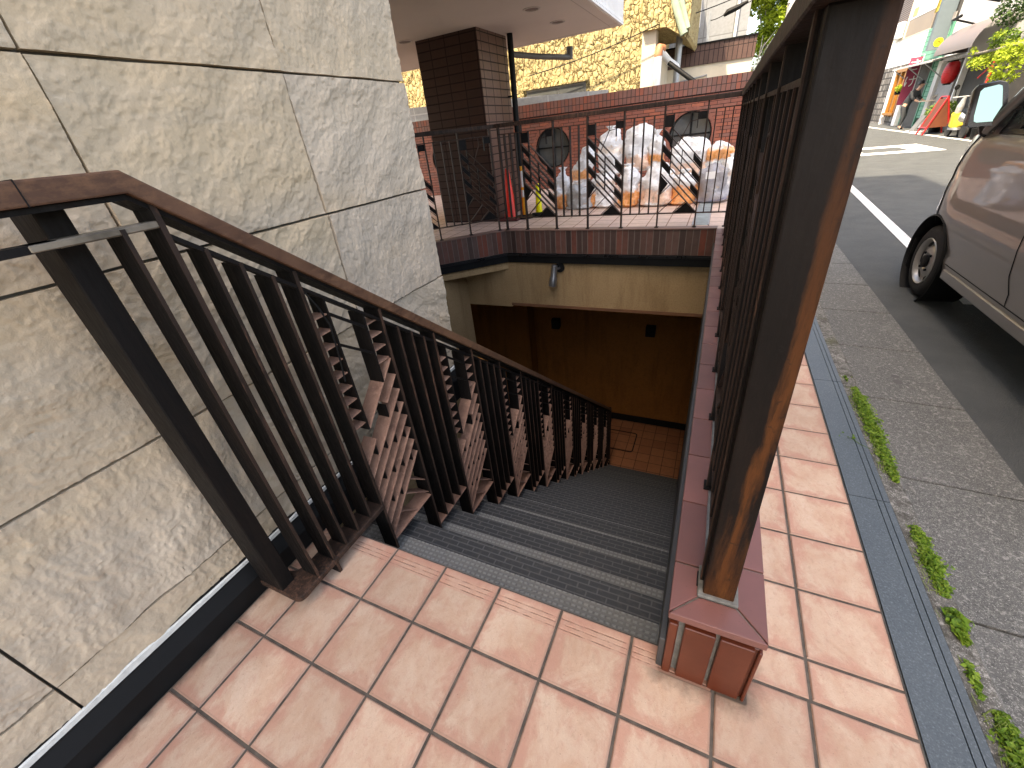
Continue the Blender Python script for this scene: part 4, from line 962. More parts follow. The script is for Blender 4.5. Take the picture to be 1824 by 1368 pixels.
m = MB(); m.tube([(-.34, 10.42, 4.2), (-.28, 10.40, 3.3), (-.06, 10.40, 2.78)], .075, 10); m.tube([(-.24, 10.42, 4.2), (-.16, 10.40, 3.3), (.0, 10.40, 2.86)], .05, 10); m.build("gutter_pipe", plain("verdigris_gutter", (.30, .38, .28), .6, var=.2), yb, smooth=True)
m = MB(); m.tube([(-.53, 10.42, .0), (-.53, 10.42, 2.52)], .075, 14); m.tube([(-.52, 10.44, 2.60), (-.36, 10.9, 2.42), (-.22, 11.2, 2.32)], .07, 12); m.build("flue_pipe", 'white', yb, smooth=True)
m = MB(); m.tube([(-.53, 10.42, 2.50), (-.53, 10.42, 2.57), (-.52, 10.45, 2.63), (-.47, 10.55, 2.62)], .082, 14); m.build("flue_elbow", plain("terracotta_elbow", (.42, .17, .08), .6), yb, smooth=True)
m = MB(); m.tube([(-.22, 11.2, 3.0), (-.22, 11.2, 1.9)], .07, 12); m.build("vent_duct", 'grey_metal', yb, smooth=True)
m = MB(); m.tube([(-.34, 10.7, 2.38), (.10, 10.5, 2.06), (.22, 10.45, 1.98), (.25, 10.44, 1.80)], .045, 10); m.build("black_hose", 'black', yb, smooth=True)
cw = thing("boarded_parapet_house", (.4, 13, 0), "low cream wall topped with a band of dark brown boards", "house")
m = MB(); m.box(-.8, 1.30, 13.0, 14.6, 0, 2.425); m.build("cream_wall", 'cream', cw)
m = MB(); m.box(-.8, 1.32, 12.96, 14.62, 2.426, 2.83); m.build("brown_boarding", mat_brick("dark_brown_boards", .105, .9, 0, [(.085, .045, .036), (.105, .058, .046), (.07, .038, .03)], (.02, .012, .010), .008, 'xz', .55), cw)
m = MB(); m.box(-.82, 1.34, 12.93, 14.64, 2.831, 2.86); m.build("cap", 'black', cw)
m = MB(); m.tube([(-.6, 12.95, 2.10), (.32, 12.95, 2.20), (.34, 12.95, 2.0)], .02, 8); m.build("conduit", 'grey_metal', cw)
gb = thing("grey_clad_house", (0, 15.2, 0), "grey panel clad house with a white framed window", "house")
m = MB(); m.box(-3, 1.10, 15.2, 20, 0, 7.5); m.build("panel_wall", mat_brick("grey_cladding", .75, 3.2, 0, [(.27, .285, .295), (.30, .315, .325)], (.17, .18, .185), .014, 'xz', .6, .3), gb)
m = MB(); m.box(-.50, -.12, 15.15, 15.199, 3.45, 4.30); wfo = m.build("window", 'white', gb); m = MB(); m.box(-.44, -.18, 15.14, 15.149, 3.53, 4.24); m.build("pane", 'window', wfo)
m = MB(); m.tube([(.80, 15.14, 2.4), (.82, 15.14, 6)], .035, 8); m.build("white_downpipe", 'white', gb, smooth=True)
m = MB(); m.box(-.42, -.28, 15.12, 15.198, 3.16, 3.30); m.build("vent_hood", 'grey_metal', gb, bevel=.02)
m = MB(); m.box(.14, .20, 14.2, 14.26, 2.5, 3.62); tag(m.build("steel_mast", 'grey_metal'), "thin grey mast rising behind the brown boarded band", "pole")
def cable(pts, sag, r, lab):
    out = []
    for a, b in zip(pts, pts[1:]):
        for i in range(12):
            t = i / 12; p = Vector(a).lerp(Vector(b), t); p.z -= sag * 4 * t * (1 - t); out.append(p)
    out.append(Vector(pts[-1])); m = MB(); m.tube(out, r, 5)
    return tag(m.build("overhead_cable", 'black', smooth=True), lab, "cable")
cable([(-3.4, 10.3, 2.55), (-.6, 10.35, 3.0), (1.35, 14.4, 3.95)], .06, .010, "black cable running along the yellow house to the mast")
cable([(.2, 14.2, 3.42), (.55, 14.2, 3.50), (1.25, 14.3, 3.72), (2.6, 14.6, 4.5)], .02, .010, "overhead cable passing from the mast towards the green tree")
m = MB(); m.tube([(.50, 14.2, 3.46), (.58, 14.2, 3.52), (.80, 14.25, 3.58), (1.02, 14.25, 3.66)], [.03, .065, .06, .03], 8); tag(m.build("cable_sleeve", 'black', smooth=True), "black sleeve wrapped round the overhead cable by the mast", "sleeve")

# ================================================================== foliage
def leafmat(name, c1, c2, c3):
    s = S(name); r = s.attr('rnd'); col = s.ramp(r, (0, c1), (.5, c2), (1, c3))
    s.b.inputs['Subsurface Weight'].default_value = 0.
    t = s.n('ShaderNodeBsdfTranslucent'); s.put(t.inputs[0], col); mx = s.n('ShaderNodeMixShader'); mx.inputs[0].default_value = .35
    mm_ = s.done(col, .55, 0, None, .3); out = s.nt.nodes['Material Output']; s.nt.links.new(s.b.outputs[0], mx.inputs[1]); s.nt.links.new(t.outputs[0], mx.inputs[2]); s.nt.links.new(mx.outputs[0], out.inputs[0])
    return mm_
M['leaf_y'] = leafmat("spring_leaf", (.16, .24, .02), (.28, .38, .03), (.40, .48, .06))
M['leaf_g'] = leafmat("garden_leaf", (.05, .10, .02), (.10, .19, .03), (.20, .30, .05))
M['leaf_w'] = leafmat("weed_leaf", (.06, .13, .012), (.13, .25, .02), (.25, .36, .05))
M['leaf_d'] = leafmat("dark_leaf", (.02, .045, .015), (.04, .085, .025), (.09, .15, .04))
M['bark'] = plain("grey_bark", (.22, .20, .17), .9, var=.35, sc=10, bmp=.6)
def leaf(mb, p, s, flat=.6):
    mb.set(0, rnd()); d = Vector((random.gauss(0, 1), random.gauss(0, 1), random.gauss(0, 1) * flat)).normalized(); n = Vector((random.gauss(0, .6), random.gauss(0, .6), 1)).normalized()
    b = d.cross(n).normalized(); n2 = b.cross(d)
    q = [p - d * s * .5, p + b * s * .30 + n2 * s * .06, p + d * s * .5, p - b * s * .30 + n2 * s * .06]
    mb.quad(*q)
def blob_leaves(mb, c, r, n, s, flat=.8):
    for _ in range(n):
        while True:
            v = Vector((random.uniform(-1, 1), random.uniform(-1, 1), random.uniform(-1, 1)))
            if .25 < v.length < 1: break
        leaf(mb, Vector(c) + Vector((v.x * r[0], v.y * r[1], v.z * r[2])), s * random.uniform(.6, 1.3), flat)
def tree(name, x, y, z0, h, blobs, leafm, label, cat='tree', size=.12, n=700, trunk=.10):
    root = thing(name, (x, y, z0), label, cat)
    m = MB(); m.tube([(x, y, z0), (x + .05, y, z0 + h * .4), (x - .03, y + .05, z0 + h * .75)], [trunk, trunk * .8, trunk * .4], 8)
    for b in blobs[:6]:
        c = Vector(b[0]); m.tube([(x + .02, y, z0 + h * random.uniform(.3, .55)), ((x + c.x) / 2, (y + c.y) / 2, (z0 + h * .5 + c.z) / 2 + .1), c], [trunk * .5, trunk * .3, trunk * .1], 6)
    m.build("trunk", 'bark', root, smooth=True)
    m = MB()
    for c, r in blobs: blob_leaves(m, c, r, int(n * r[0] * r[2] / (.5 * .5)), size)
    m.build("crown", leafm, root, recalc=False)
bl = [((2.0 + random.uniform(-1.0, 1.5), 21 + random.uniform(-.8, .8), 2.9 + random.uniform(0., 3.2)), (.55, .5, .42)) for _ in range(26)]
tree("green_tree", 2.0, 21, -.1, 5.0, bl, 'leaf_y', "bright yellow green tree behind the grey house", n=520, size=.15)
shb = thing("climbing_shrub", (1.6, 17.5, 0), "tangled shrub with pale twigs beside the cream wall", "shrub")
m = MB()
for _ in range(70):
    a = Vector((random.uniform(1.36, 2.2), random.uniform(16.8, 18), random.uniform(1.6, 2.6))); b = a + Vector((random.uniform(-.4, .4), random.uniform(-.3, .3), random.uniform(.1, .8))); m.tube([a, (a + b) / 2 + Vector((random.uniform(-.1, .1), 0, 0)), b], [.014, .01, .006], 4)
m.tube([(1.7, 17.5, 0), (1.7, 17.5, 2.0)], .05, 6)
m.build("stems", plain("pale_twig", (.40, .38, .33), .8), shb, recalc=False)
m = MB(); blob_leaves(m, (1.75, 17.4, 2.2), (.5, .5, .75), 700, .09); m.build("foliage", 'leaf_g', shb, recalc=False)
up_ = thing("utility_pole", (2.45, 19, -.1), "pale concrete utility pole in front of the green tree", "pole")
m = MB(); m.tube([(2.30, 19, -.1), (2.32, 19, 8)], [.14, .12], 14); m.build("shaft", plain("pale_concrete", (.42, .42, .41), .8, var=.1), up_, smooth=True)
m = MB()
for z in (3.3, 3.75, 4.1): m.tube([(2.18, 18.9, z), (2.48, 18.9, z + .03)], .02, 6)
m.build("band", 'grey_metal', up_)

def weed(y0, y1, n, s, label, wdt=.05, x=1.815, hgt=.03, kind='weed'):
    root = thing("weed_clump", (x, (y0 + y1) / 2, -.01), label, "weeds", "weeds along the kerb joint")
    m = MB()
    for _ in range(n):
        t = random.random(); y = y0 + (y1 - y0) * t; k = math.sin(math.pi * min(1, max(0, t * .9 + .05))) ** .6 * (.65 + .5 * mnoise.noise(Vector((y * 14, 0, x))))
        p = Vector((x + random.gauss(.0, wdt * .42) * k + wdt * .55, y, -.008 + random.random() ** 1.3 * hgt * k)); leaf(m, p, s * random.uniform(.6, 1.3), .35)
    m.build("leaves", 'leaf_w', root, recalc=False)
    m = MB()
    for _ in range(max(6, n // 25)):
        y = random.uniform(y0, y1); a = Vector((x + random.uniform(-.01, .03), y, -.012)); m.tube([a, a + Vector((random.uniform(-.02, .02), random.uniform(-.02, .02), hgt * .7))], [.0012, .0008], 4)
    m.build("stems", plain("weed_stem", (.16, .22, .05), .7), root, recalc=False)
weed(1.02, 1.80, 4200, .0135, "long green clump of small round leaves along the kerb, farther one", .060)
weed(.48, .78, 1700, .0125, "thin yellowish green clump on the kerb in the middle", .055, hgt=.025)
weed(.33, .44, 150, .026, "small dark green weed with narrow leaves at the kerb", .05, hgt=.03)
weed(.17, .27, 120, .017, "sparse tiny weeds in the kerb joint", .02, hgt=.02)
weed(-.35, .15, 3400, .0145, "dense green clump at the kerb in the lower corner", .065, hgt=.035)
weed(1.86, 1.92, 40, .015, "lone tiny weed at the far end of the kerb joint", .02, hgt=.02)
lf = MB()
for p, s in (((1.735, 1.28, .004), .022), ((1.75, 1.30, .006), .018), ((1.70, 1.31, .003), .012)): 
    for _ in range(3): leaf(lf, Vector(p) + Vector((random.gauss(0, .008), random.gauss(0, .01), random.random() * .006)), s, .2)
lf.tube([(1.735, 1.28, .004), (1.765, 1.24, .004), (1.80, 1.22, .0)], .0012, 4)
tag(lf.build("weed_runner", 'leaf_w', recalc=False), "weed runner creeping across the granite edging", "weeds")
mk = MB(); mk.lathe([(.0, .0), (.024, .0)], (2.12, 2.05, -.0765), 'z', 20, False); mk.lathe([(.0, .0), (.020, .0)], (2.125, 2.115, -.0765), 'z', 20, False)
mk2 = mk.build("gutter_stain", plain("dark_stain", (.075, .075, .07), .8), None, recalc=False); struct(mk2)
# ================================================================== parked van
CX, GZ = 3.325, -.10
van = thing("parked_van", (CX, 2.6, GZ), "warm grey metallic small van parked by the kerb", "van")
YN = 4.33       # nose
def sect(y):
    """(inset from the side, z) for the left half of the lower body at station y"""
    f = max(0., (y - 3.62) / (YN - 3.62)); pl = .30 * f ** 2.6 + .02 * f                      # plan taper of the nose
    top = 1.12 - .03 * f - .22 * f ** 2.2 if f > 0 else 1.12
    sill = .16 + .05 * f
    k = [( .085, sill), (.030, sill + .01), (.014, .28), (.022, .33), (.012, .40), (.000, .56), (.004, .70), (.016, .80), (.014, .88), (.030, 1.00), (.050, 1.085), (.085, 1.12), (.20, 1.14), (.45, 1.15), (.74, 1.155)]
    out = []
    for i_, (a, z) in enumerate(k):
        z2 = sill + (z - .16) * (top - sill) / (1.12 - .16)
        out.append((a * (1 - .25 * f) + pl * (1 if i_ < 12 else max(.0, 1 - (i_ - 11) * .33)), z2))
    return out
ys_ = [.75, .9, 1.6, 2.2, 2.8, 3.2, 3.5, 3.62, 3.75, 3.88, 4.0, 4.1, 4.18, 4.25, 4.295, YN]
m = MB(); n0 = None
rings = []
for y in ys_:
    s_ = sect(y); ring = [(CX - .74 + a, y - (0.10 if y < .8 and z > .9 else 0), z) for a, z in s_] + [(CX + .74 - a, y, z) for a, z in s_[-2::-1]]
    rings.append(ring)
for r in rings: m.v += [Vector(p) for p in r]
K = len(rings[0])
for i in range(len(rings) - 1):
    for j in range(K): m.face((i * K + j, i * K + (j + 1) % K, (i + 1) * K + (j + 1) % K, (i + 1) * K + j))
m.face(list(range(K))); m.face([(len(rings) - 1) * K + j for j in range(K)][::-1])
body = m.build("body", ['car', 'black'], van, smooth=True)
# wheel arches cut with a boolean, evaluated once into the mesh
def cut(o, cutter):
    md = o.modifiers.new('b', 'BOOLEAN'); md.operation = 'DIFFERENCE'; md.object = cutter; md.solver = 'EXACT'
    dg = bpy.context.evaluated_depsgraph_get(); me = D.meshes.new_from_object(o.evaluated_get(dg)); o.modifiers.clear(); o.data = me
    D.objects.remove(cutter)
WY, WZ, WR = 3.715, .180, .282
for yy in (WY, 1.25):
    c = MB(); c.lathe([(.345, 0), (.345, .30)], (CX - .76, yy, WZ + .01), 'x', 40); cutter = c.build("cutter", 'black'); cut(body, cutter)
    c = MB(); c.lathe([(.345, 0), (.345, -.30)], (CX + .76, yy, WZ + .01), 'x', 40); cutter = c.build("cutter", 'black'); cut(body, cutter)
body.data.set_sharp_from_angle(angle=R(40))
for yy in (WY, 1.25):
    for sx, x0 in ((1, CX - .735), (-1, CX + .735)):
        m = MB(); m.lathe([(.352, 0), (.340, -.008 * sx), (.334, .02 * sx), (.334, .25 * sx)], (x0, yy, WZ + .01), 'x', 40, False)
        m.build("arch_lining", 'black', van, smooth=True)
m = MB(); m.box(CX - .72, CX - .55, WY + .30, WY + .325, .04, .30); m.build("mud_flap", 'black', van, bevel=.008)
m = MB(); m.box(CX - .55, CX + .55, .9, 4.1, .10, .20); m.box(CX - .44, CX + .44, .9, 4.0, .20, 1.0); m.build("underbody", 'black', van)
for yy in (WY, 1.25):
    for sx, x0 in ((1, CX - .718), (-1, CX + .718)):
        wh = MB(); wh.lathe([(.178, .020 * sx), (.184, .006 * sx), (.205, 0.), (.245, .004 * sx), (.274, .022 * sx), (WR, .045 * sx), (WR, .135 * sx), (.25, .165 * sx), (.17, .165 * sx)], (x0, yy, WZ), 'x', 48, False)
        wo = wh.build("wheel", 'tyre', van, smooth=True)
        m = MB(); m.lathe([(.182, .004 * sx), (.176, -.002 * sx), (.166, .006 * sx), (.158, .040 * sx), (.135, .048 * sx), (.115, .030 * sx), (.095, .018 * sx), (.066, .016 * sx), (.050, .030 * sx), (.0, .034 * sx)], (x0, yy, WZ), 'x', 48, False)
        m.build("rim", 'rim', wo, smooth=True)
        m = MB()
        for q in range(6):
            t = 2 * math.pi * q / 6; cy_, cz_ = yy + .137 * math.cos(t), WZ + .137 * math.sin(t)
            pts = [(x0 + .030 * sx, cy_ + .045 * math.cos(a) * -math.sin(t) + .016 * math.sin(a) * math.cos(t), cz_ + .045 * math.cos(a) * math.cos(t) + .016 * math.sin(a) * math.sin(t)) for a in [2 * math.pi * i / 14 for i in range(14)]]
            b = len(m.v); m.v += [Vector(p) for p in pts]; m.face(range(b, b + 14))
        m.lathe([(.048, .020 * sx), (.048, .0 * sx), (.03, -.006 * sx), (0, -.006 * sx)], (x0, yy, WZ), 'x', 20, False)
        for q in range(4):
            t = 2 * math.pi * (q + .5) / 4; m.lathe([(.010, .02 * sx), (.010, .004 * sx), (0, .004 * sx)], (x0, yy + .078 * math.cos(t), WZ + .078 * math.sin(t)), 'x', 8, False)
        m.build("rim_hole", 'black', wo, recalc=False)
# upper cab: roof shell, glass, pillars
def cab(y, z): 
    return .055 + .115 * (z - 1.12) / .68
def capt(y, z, s=-1, o=0.): return (CX + s * (.74 - cab(y, z) + o), y, z)
m = MB()
zs_ = [1.10, 1.70]; yf = lambda z: 3.60 - (z - 1.12) * .95
for s_ in (-1, 1):
    m.hexa([capt(.85, 1.10, s_, -.03), capt(3.58, 1.10, s_, -.03), capt(3.58, 1.10, s_, -.012), capt(.85, 1.10, s_, -.012), capt(.95, 1.70, s_, -.03), capt(yf(1.70), 1.70, s_, -.03), capt(yf(1.70), 1.70, s_, -.012), capt(.95, 1.70, s_, -.012)])
m.build("side_window", 'glass_dark', van)
m = MB(); m.hexa([(CX - .66, 3.56, 1.12), (CX + .66, 3.56, 1.12), (CX + .66, 3.60, 1.12), (CX - .66, 3.60, 1.12), (CX - .56, 3.02, 1.70), (CX + .56, 3.02, 1.70), (CX + .56, 3.05, 1.70), (CX - .56, 3.05, 1.70)]); m.build("windscreen", 'glass_dark', van)
m = MB(); m.hexa([(CX - .58, .92, 1.69), (CX + .58, .92, 1.69), (CX + .575, 3.10, 1.69), (CX - .575, 3.10, 1.69), (CX - .50, 1.0, 1.78), (CX + .50, 1.0, 1.78), (CX + .48, 2.95, 1.78), (CX - .48, 2.95, 1.78)]); m.build("roof", 'car', van, bevel=.03, seg=3)
for s_ in (-1, 1):
    m = MB(); a, b = Vector(capt(3.64, 1.10, s_, .004)), Vector(capt(yf(1.70) + .03, 1.70, s_, .004)); m.tube([a, b], .036, 10)
    m.build("windscreen_pillar", 'car', van, smooth=True)
m = MB()
for s_ in (-1, 1):
    for a, b in ((3.30, 3.60), (1.95, 2.12), (.86, .98)):
        top = min(b, yf(1.70)) if b > 3 else b
        m.hexa([capt(a, 1.10, s_, -.02), capt(b, 1.10, s_, -.02), capt(b, 1.10, s_, -.004), capt(a, 1.10, s_, -.004), capt(a - (.55 if b > 3 else 0), 1.70, s_, -.02), capt(b - (.60 if b > 3 else 0), 1.70, s_, -.02), capt(b - (.60 if b > 3 else 0), 1.70, s_, -.004), capt(a - (.55 if b > 3 else 0), 1.70, s_, -.004)])
    m.hexa([capt(.85, 1.098, s_, -.03), capt(3.62, 1.098, s_, -.03), capt(3.62, 1.098, s_, .002), capt(.85, 1.098, s_, .002), capt(.85, 1.122, s_, -.03), capt(3.62, 1.122, s_, -.03), capt(3.62, 1.122, s_, -.002), capt(.85, 1.122, s_, -.002)])
m.build("window_frame", 'black_glossy', van)
# door gaps: thin dark seams following the skin
def skin(y, z):
    s_ = sect(y)
    for (a0, z0), (a1, z1) in zip(s_, s_[1:]):
        if z0 <= z <= z1: return CX - .74 + a0 + (a1 - a0) * (z - z0) / max(1e-6, z1 - z0)
    return CX - .74 + s_[0][0]
def seam(pts, r=.0035):
    m = MB(); out = []
    for (y0, z0), (y1, z1) in zip(pts, pts[1:]):
        for i in range(10):
            t = i / 10; y = y0 + (y1 - y0) * t; z = z0 + (z1 - z0) * t; out.append((skin(y, z) - .0008, y, z))
    y, z = pts[-1]; out.append((skin(y, z) - .0008, y, z)); m.tube(out, r, 5); return m
mm = MB()
for P_ in ([(3.70, 1.09), (3.80, .95), (3.86, .75), (3.80, .60), (3.77, .48)], [(2.58, 1.09), (2.585, .62), (2.55, .42), (2.46, .27)], [(3.34, .265), (2.46, .265), (.95, .265)], [(4.10, .52), (4.12, .80)]):
    q = seam(P_); b = len(mm.v); mm.v += q.v
    for f in q.f: mm.face([b + i for i in f])
mm.build("door_seam", 'black', van)
m = MB(); m.prism([(3.32, .165), (3.32, .235), (.95, .235), (.95, .165)], lambda a, d, b: (d, a, b), CX - .732, CX - .70); m.build("side_sill", 'car', van, bevel=.012, seg=3)
m = MB(); m.hexa([(skin(2.85, .93) - .018, 2.62, .90), (skin(2.85, .93) - .018, 2.80, .90), (skin(2.85, .93) + .01, 2.80, .90), (skin(2.85, .93) + .01, 2.62, .90), (skin(2.85, .95) - .016, 2.62, .93), (skin(2.85, .95) - .016, 2.80, .93), (skin(2.85, .95) + .01, 2.80, .93), (skin(2.85, .95) + .01, 2.62, .93)]); m.build("door_handle", 'car', van, bevel=.006, seg=2)
m = MB(); m.hexa([(skin(4.16, .74) - .006, 4.10, .68), (skin(4.26, .70) - .004, 4.26, .66), (skin(4.26, .70) + .06, 4.30, .66), (skin(4.16, .74) + .05, 4.12, .68), (skin(4.14, .82) - .004, 4.08, .83), (skin(4.24, .8) - .002, 4.22, .80), (skin(4.24, .8) + .06, 4.26, .80), (skin(4.14, .82) + .05, 4.10, .83)]); m.build("headlight", plain("clear_lamp_lens", (.50, .50, .48), .08, spec=.8, bmp=0), van, bevel=.01, seg=2)
# mirror
m = MB(); oc = [(2.497, 1.150), (2.494, 1.20), (2.476, 1.345), (2.490, 1.376), (2.575, 1.386), (2.612, 1.374), (2.628, 1.34), (2.664, 1.19), (2.652, 1.150), (2.62, 1.135), (2.52, 1.137)]
ctr = Vector((2.57, 0, 1.26)); b = len(m.v); k = len(oc)
for y, sc in ((3.590, 1.0), (3.625, 1.05), (3.69, .95), (3.72, .6)):
    for x, z in oc: m.v.append(Vector((ctr.x + (x - ctr.x) * sc, y + ((z - 1.26) * .1 - (x - 2.57) * .2) * (1 if y < 3.6 else 0), ctr.z + (z - ctr.z) * sc)))
for i in range(3):
    for j in range(k): m.face((b + i * k + j, b + i * k + (j + 1) % k, b + (i + 1) * k + (j + 1) % k, b + (i + 1) * k + j))
m.face([b + j for j in range(k)][::-1]); m.face([b + 3 * k + j for j in range(k)])
mo = m.build("wing_mirror", 'black_glossy', van, smooth=True)
m = MB(); gl = [(2.520, 1.168), (2.512, 1.20), (2.500, 1.340), (2.512, 1.357), (2.575, 1.368), (2.592, 1.360), (2.600, 1.34), (2.640, 1.20), (2.634, 1.172), (2.615, 1.160), (2.535, 1.160)]
m.v += [Vector((x, 3.587 + (z - 1.26) * .1 - (x - 2.57) * .2, z)) for x, z in gl]; m.face(range(len(gl))); m.build("mirror_glass", 'mirror', mo, recalc=False)
m = MB(); m.tube([(2.60, 3.65, 1.15), (2.625, 3.65, 1.10), (2.66, 3.66, 1.075)], [.03, .035, .03], 10); m.hexa([(2.625, 3.46, 1.09), (2.66, 3.46, 1.09), (2.66, 3.70, 1.09), (2.625, 3.70, 1.09), (2.655, 3.42, 1.22), (2.69, 3.42, 1.22), (2.69, 3.54, 1.22), (2.655, 3.54, 1.22)]); m.build("mirror_stalk", 'black_glossy', mo)

# ================================================================== far side of the street
FX = 8.5; GZ = -.10
M['mint'] = mat_brick("mint_green_boards", 6., .17, 0, [(.115, .33, .225), (.135, .37, .255)], (.045, .15, .10), .012, 'yz', .6, .4)
M['mint_trim'] = plain("mint_trim", (.06, .22, .15), .6, var=.1)
M['wood_or'] = plain("orange_stained_wood", (.26, .11, .016), .5, var=.2, sc=12)
M['clutter'] = mat_brick("dim_shop_interior", .35, .28, .5, [(.05, .045, .04), (.20, .18, .15), (.09, .08, .07), (.32, .30, .27)], (.03, .028, .026), .03, 'yz', .7)
sa = thing("beige_shop_house", (FX, 31, GZ), "beige panelled shop house with wide upper window and orange wooden door", "house")
m = MB(); m.box(FX + .02, 14, 28.45, 42, GZ, 8); m.build("house_wall", 'cream', sa)
m = MB(); m.box(FX - .02, FX + .019, 28.46, 42, 2.42, 3.52); m.build("white_fascia", 'white', sa)
m = MB(); m.box(FX - .03, FX + .019, 28.46, 32.0, 3.56, 4.24)
m.build("beige_panel", plain("beige_siding", (.25, .21, .165), .7, var=.1, sc=1), sa)
m = MB(); m.box(FX - .04, FX + .019, 28.46, 32.35, 3.521, 3.558); m.box(FX - .05, FX + .019, 32.0, 32.25, 3.56, 7); m.build("frame_strip", 'cream', sa)
m = MB(); m.box(FX - .04, FX + .019, 28.5, 31.99, 4.245, 6); wfo = m.build("window", 'white', sa)
m = MB(); m.box(FX - .048, FX - .0405, 28.6, 30.2, 4.32, 6); m.box(FX - .048, FX - .0405, 30.28, 31.9, 4.32, 6); m.build("pane", 'window_far', wfo)
m = MB(); m.box(FX - .06, FX - .049, 31.0, 31.6, 4.33, 4.65); m.build("window_sticker", plain("orange_sticker", (.70, .35, .14), .6), wfo)
m = MB(); m.box(FX - .045, FX + .019, 32.3, 36, 4.3, 7); m.build("shutter", mat_brick("brown_slat_shutter", 9, .09, 0, [(.12, .085, .07), (.15, .11, .09)], (.06, .045, .04), .02, 'yz'), sa)
m = MB(); m.box(FX - .01, FX + .019, 29.0, 41, GZ, 2.419); m.build("shop_front", 'clutter', sa)
m = MB()
for y in (29.3, 30.0, 30.75): m.box(FX - .16, FX - .02, y, y + .16, GZ + .35, 2.1)
m.box(FX - .18, FX - .02, 29.25, 31.0, 2.1, 2.3); m.box(FX - .24, FX - .02, 29.2, 31.0, GZ + .42, GZ + .52); m.build("door", 'wood_or', sa)
m = MB(); m.box(FX - .06, FX - .011, 29.46, 30.74, GZ + .6, 2.09); m.build("door_panel", plain("ochre_board", (.17, .07, .012), .6), sa)
m = MB(); m.box(FX - .20, FX - .011, 28.50, 29.0, GZ, 2.4); m.box(FX - .20, FX - .011, 31.1, 31.25, GZ, 2.3); m.build("white_post", 'white', sa)
ac = thing("air_conditioner", (FX - .3, 33, 3.6), "white air conditioner unit on the beige shop house wall", "air conditioner")
m = MB(); m.box(FX - .32, FX - .051, 32.32, 33.4, 3.62, 4.28); m.build("unit_case", 'white', ac, bevel=.03); m = MB(); m.lathe([(.0, 0), (.22, 0)], (FX - .325, 32.85, 3.95), 'x', 20, False); m.build("fan_grille", 'grey_metal', ac, recalc=False)
yp = thing("hanging_plant", (FX - .4, 29.2, 1.1), "small yellow flowering plant hanging on the orange door", "plant")
m = MB(); blob_leaves(m, (FX - .35, 28.9, 1.42), (.15, .28, .16), 160, .10); m.build("leaves", 'leaf_y', yp, recalc=False); m = MB(); m.lathe([(.10, 0), (.13, .14)], (FX - .35, 28.9, 1.18), 'z', 12); m.build("pot", 'black', yp)

sg = thing("mint_green_shop", (FX, 27, GZ), "narrow mint green boarded shop front with dark doorway", "shop")
m = MB(); m.box(FX + .0, 14, 25.6, 28.449, GZ, 6); m.build("shop_wall", plain("dim_doorway", (.07, .068, .062), .8, var=.3, sc=4), sg)
m = MB(); m.box(FX - .05, FX - .001, 25.9, 28.44, 2.35, 3.52); m.box(FX - .05, FX - .001, 25.72, 26.25, GZ + .35, 2.349); m.build("mint_boarding", 'mint', sg)
m = MB(); m.box(FX - .07, FX - .001, 28.05, 28.44, GZ, 2.349); m.box(FX - .07, FX - .001, 25.6, 25.719, GZ, 3.5); m.box(FX - .08, FX - .001, 26.251, 26.38, GZ, 2.349); m.build("corner_trim", 'mint_trim', sg)
m = MB(); m.box(FX - .09, FX - .0505, 25.65, 27.4, 3.52, 3.75); m.build("fascia_board", plain("grey_board", (.27, .25, .23), .8), sg)  # plain grey board above the mint boarding
ban = thing("banner_flag", (8.0, 28.0, 1.0), "pink vertical banner with white lettering in front of the mint green shop", "banner")
bm_ = plain("pink_cloth", (.34, .05, .10), .8, var=.1, sc=4)
m = MB()
BY = 27.55
m.grid(lambda u, v: (7.92 + .42 * u, BY + .03 * math.sin(v * 9) * .6, 2.52 - 1.75 * v), 5, 24); m.build("cloth", bm_, ban, recalc=False)
m = MB(); m.tube([(8.36, BY, -.1), (8.36, BY, 2.60), (7.9, BY, 2.60)], .016, 6); m.build("pole", 'white', ban)
def text(s, size, name, mat, mtx, parent, ext=.004):
    cu = D.curves.new(name, 'FONT'); cu.body = s; cu.size = size; cu.extrude = ext; cu.align_x = 'CENTER'; cu.align_y = 'CENTER'
    t = D.objects.new(name, cu); COL.objects.link(t); dg = bpy.context.evaluated_depsgraph_get(); me = D.meshes.new_from_object(t.evaluated_get(dg)); D.objects.remove(t)
    me.transform(mtx); me.transform(Matrix.Translation(-org(parent))); me.materials.clear(); me.materials.append(M[mat] if isinstance(mat, str) else mat)
    o = D.objects.new(name, me); COL.objects.link(o); o.parent = parent; return o
def facing_y(x, y, z): return Matrix.Translation((x, y, z)) @ Matrix.Rotation(R(90), 4, 'X')
for i, ch in enumerate("さけ"): text(ch, .46, "lettering", 'white', facing_y(8.13, BY - .03, 2.22 - .60 * i), ban)
sgn = thing("signboard", (8.2, 26.0, 2.6), "tall blue grey projecting signboard with a round yellow badge", "sign")
m = MB(); m.box(7.95, 8.46, 25.9, 26.1, 2.62, 6.2); m.build("board", plain("blue_grey_panel", (.10, .135, .15), .6, var=.06), sgn, bevel=.01)
m = MB(); m.lathe([(.15, -.006), (.15, 0)], (8.235, 25.893, 2.86), 'y', 28); m.build("badge", plain("yellow_badge", (.50, .43, .015), .5), sgn)
text("OK", .12, "badge_mark", 'black', facing_y(8.235, 25.882, 2.86), sgn, .002)
m = MB()
for z in (3., 4.5): m.box(8.4601, 8.56, 25.95, 26.05, z, z + .06)
m.build("wall_bracket", 'grey_metal', sgn)
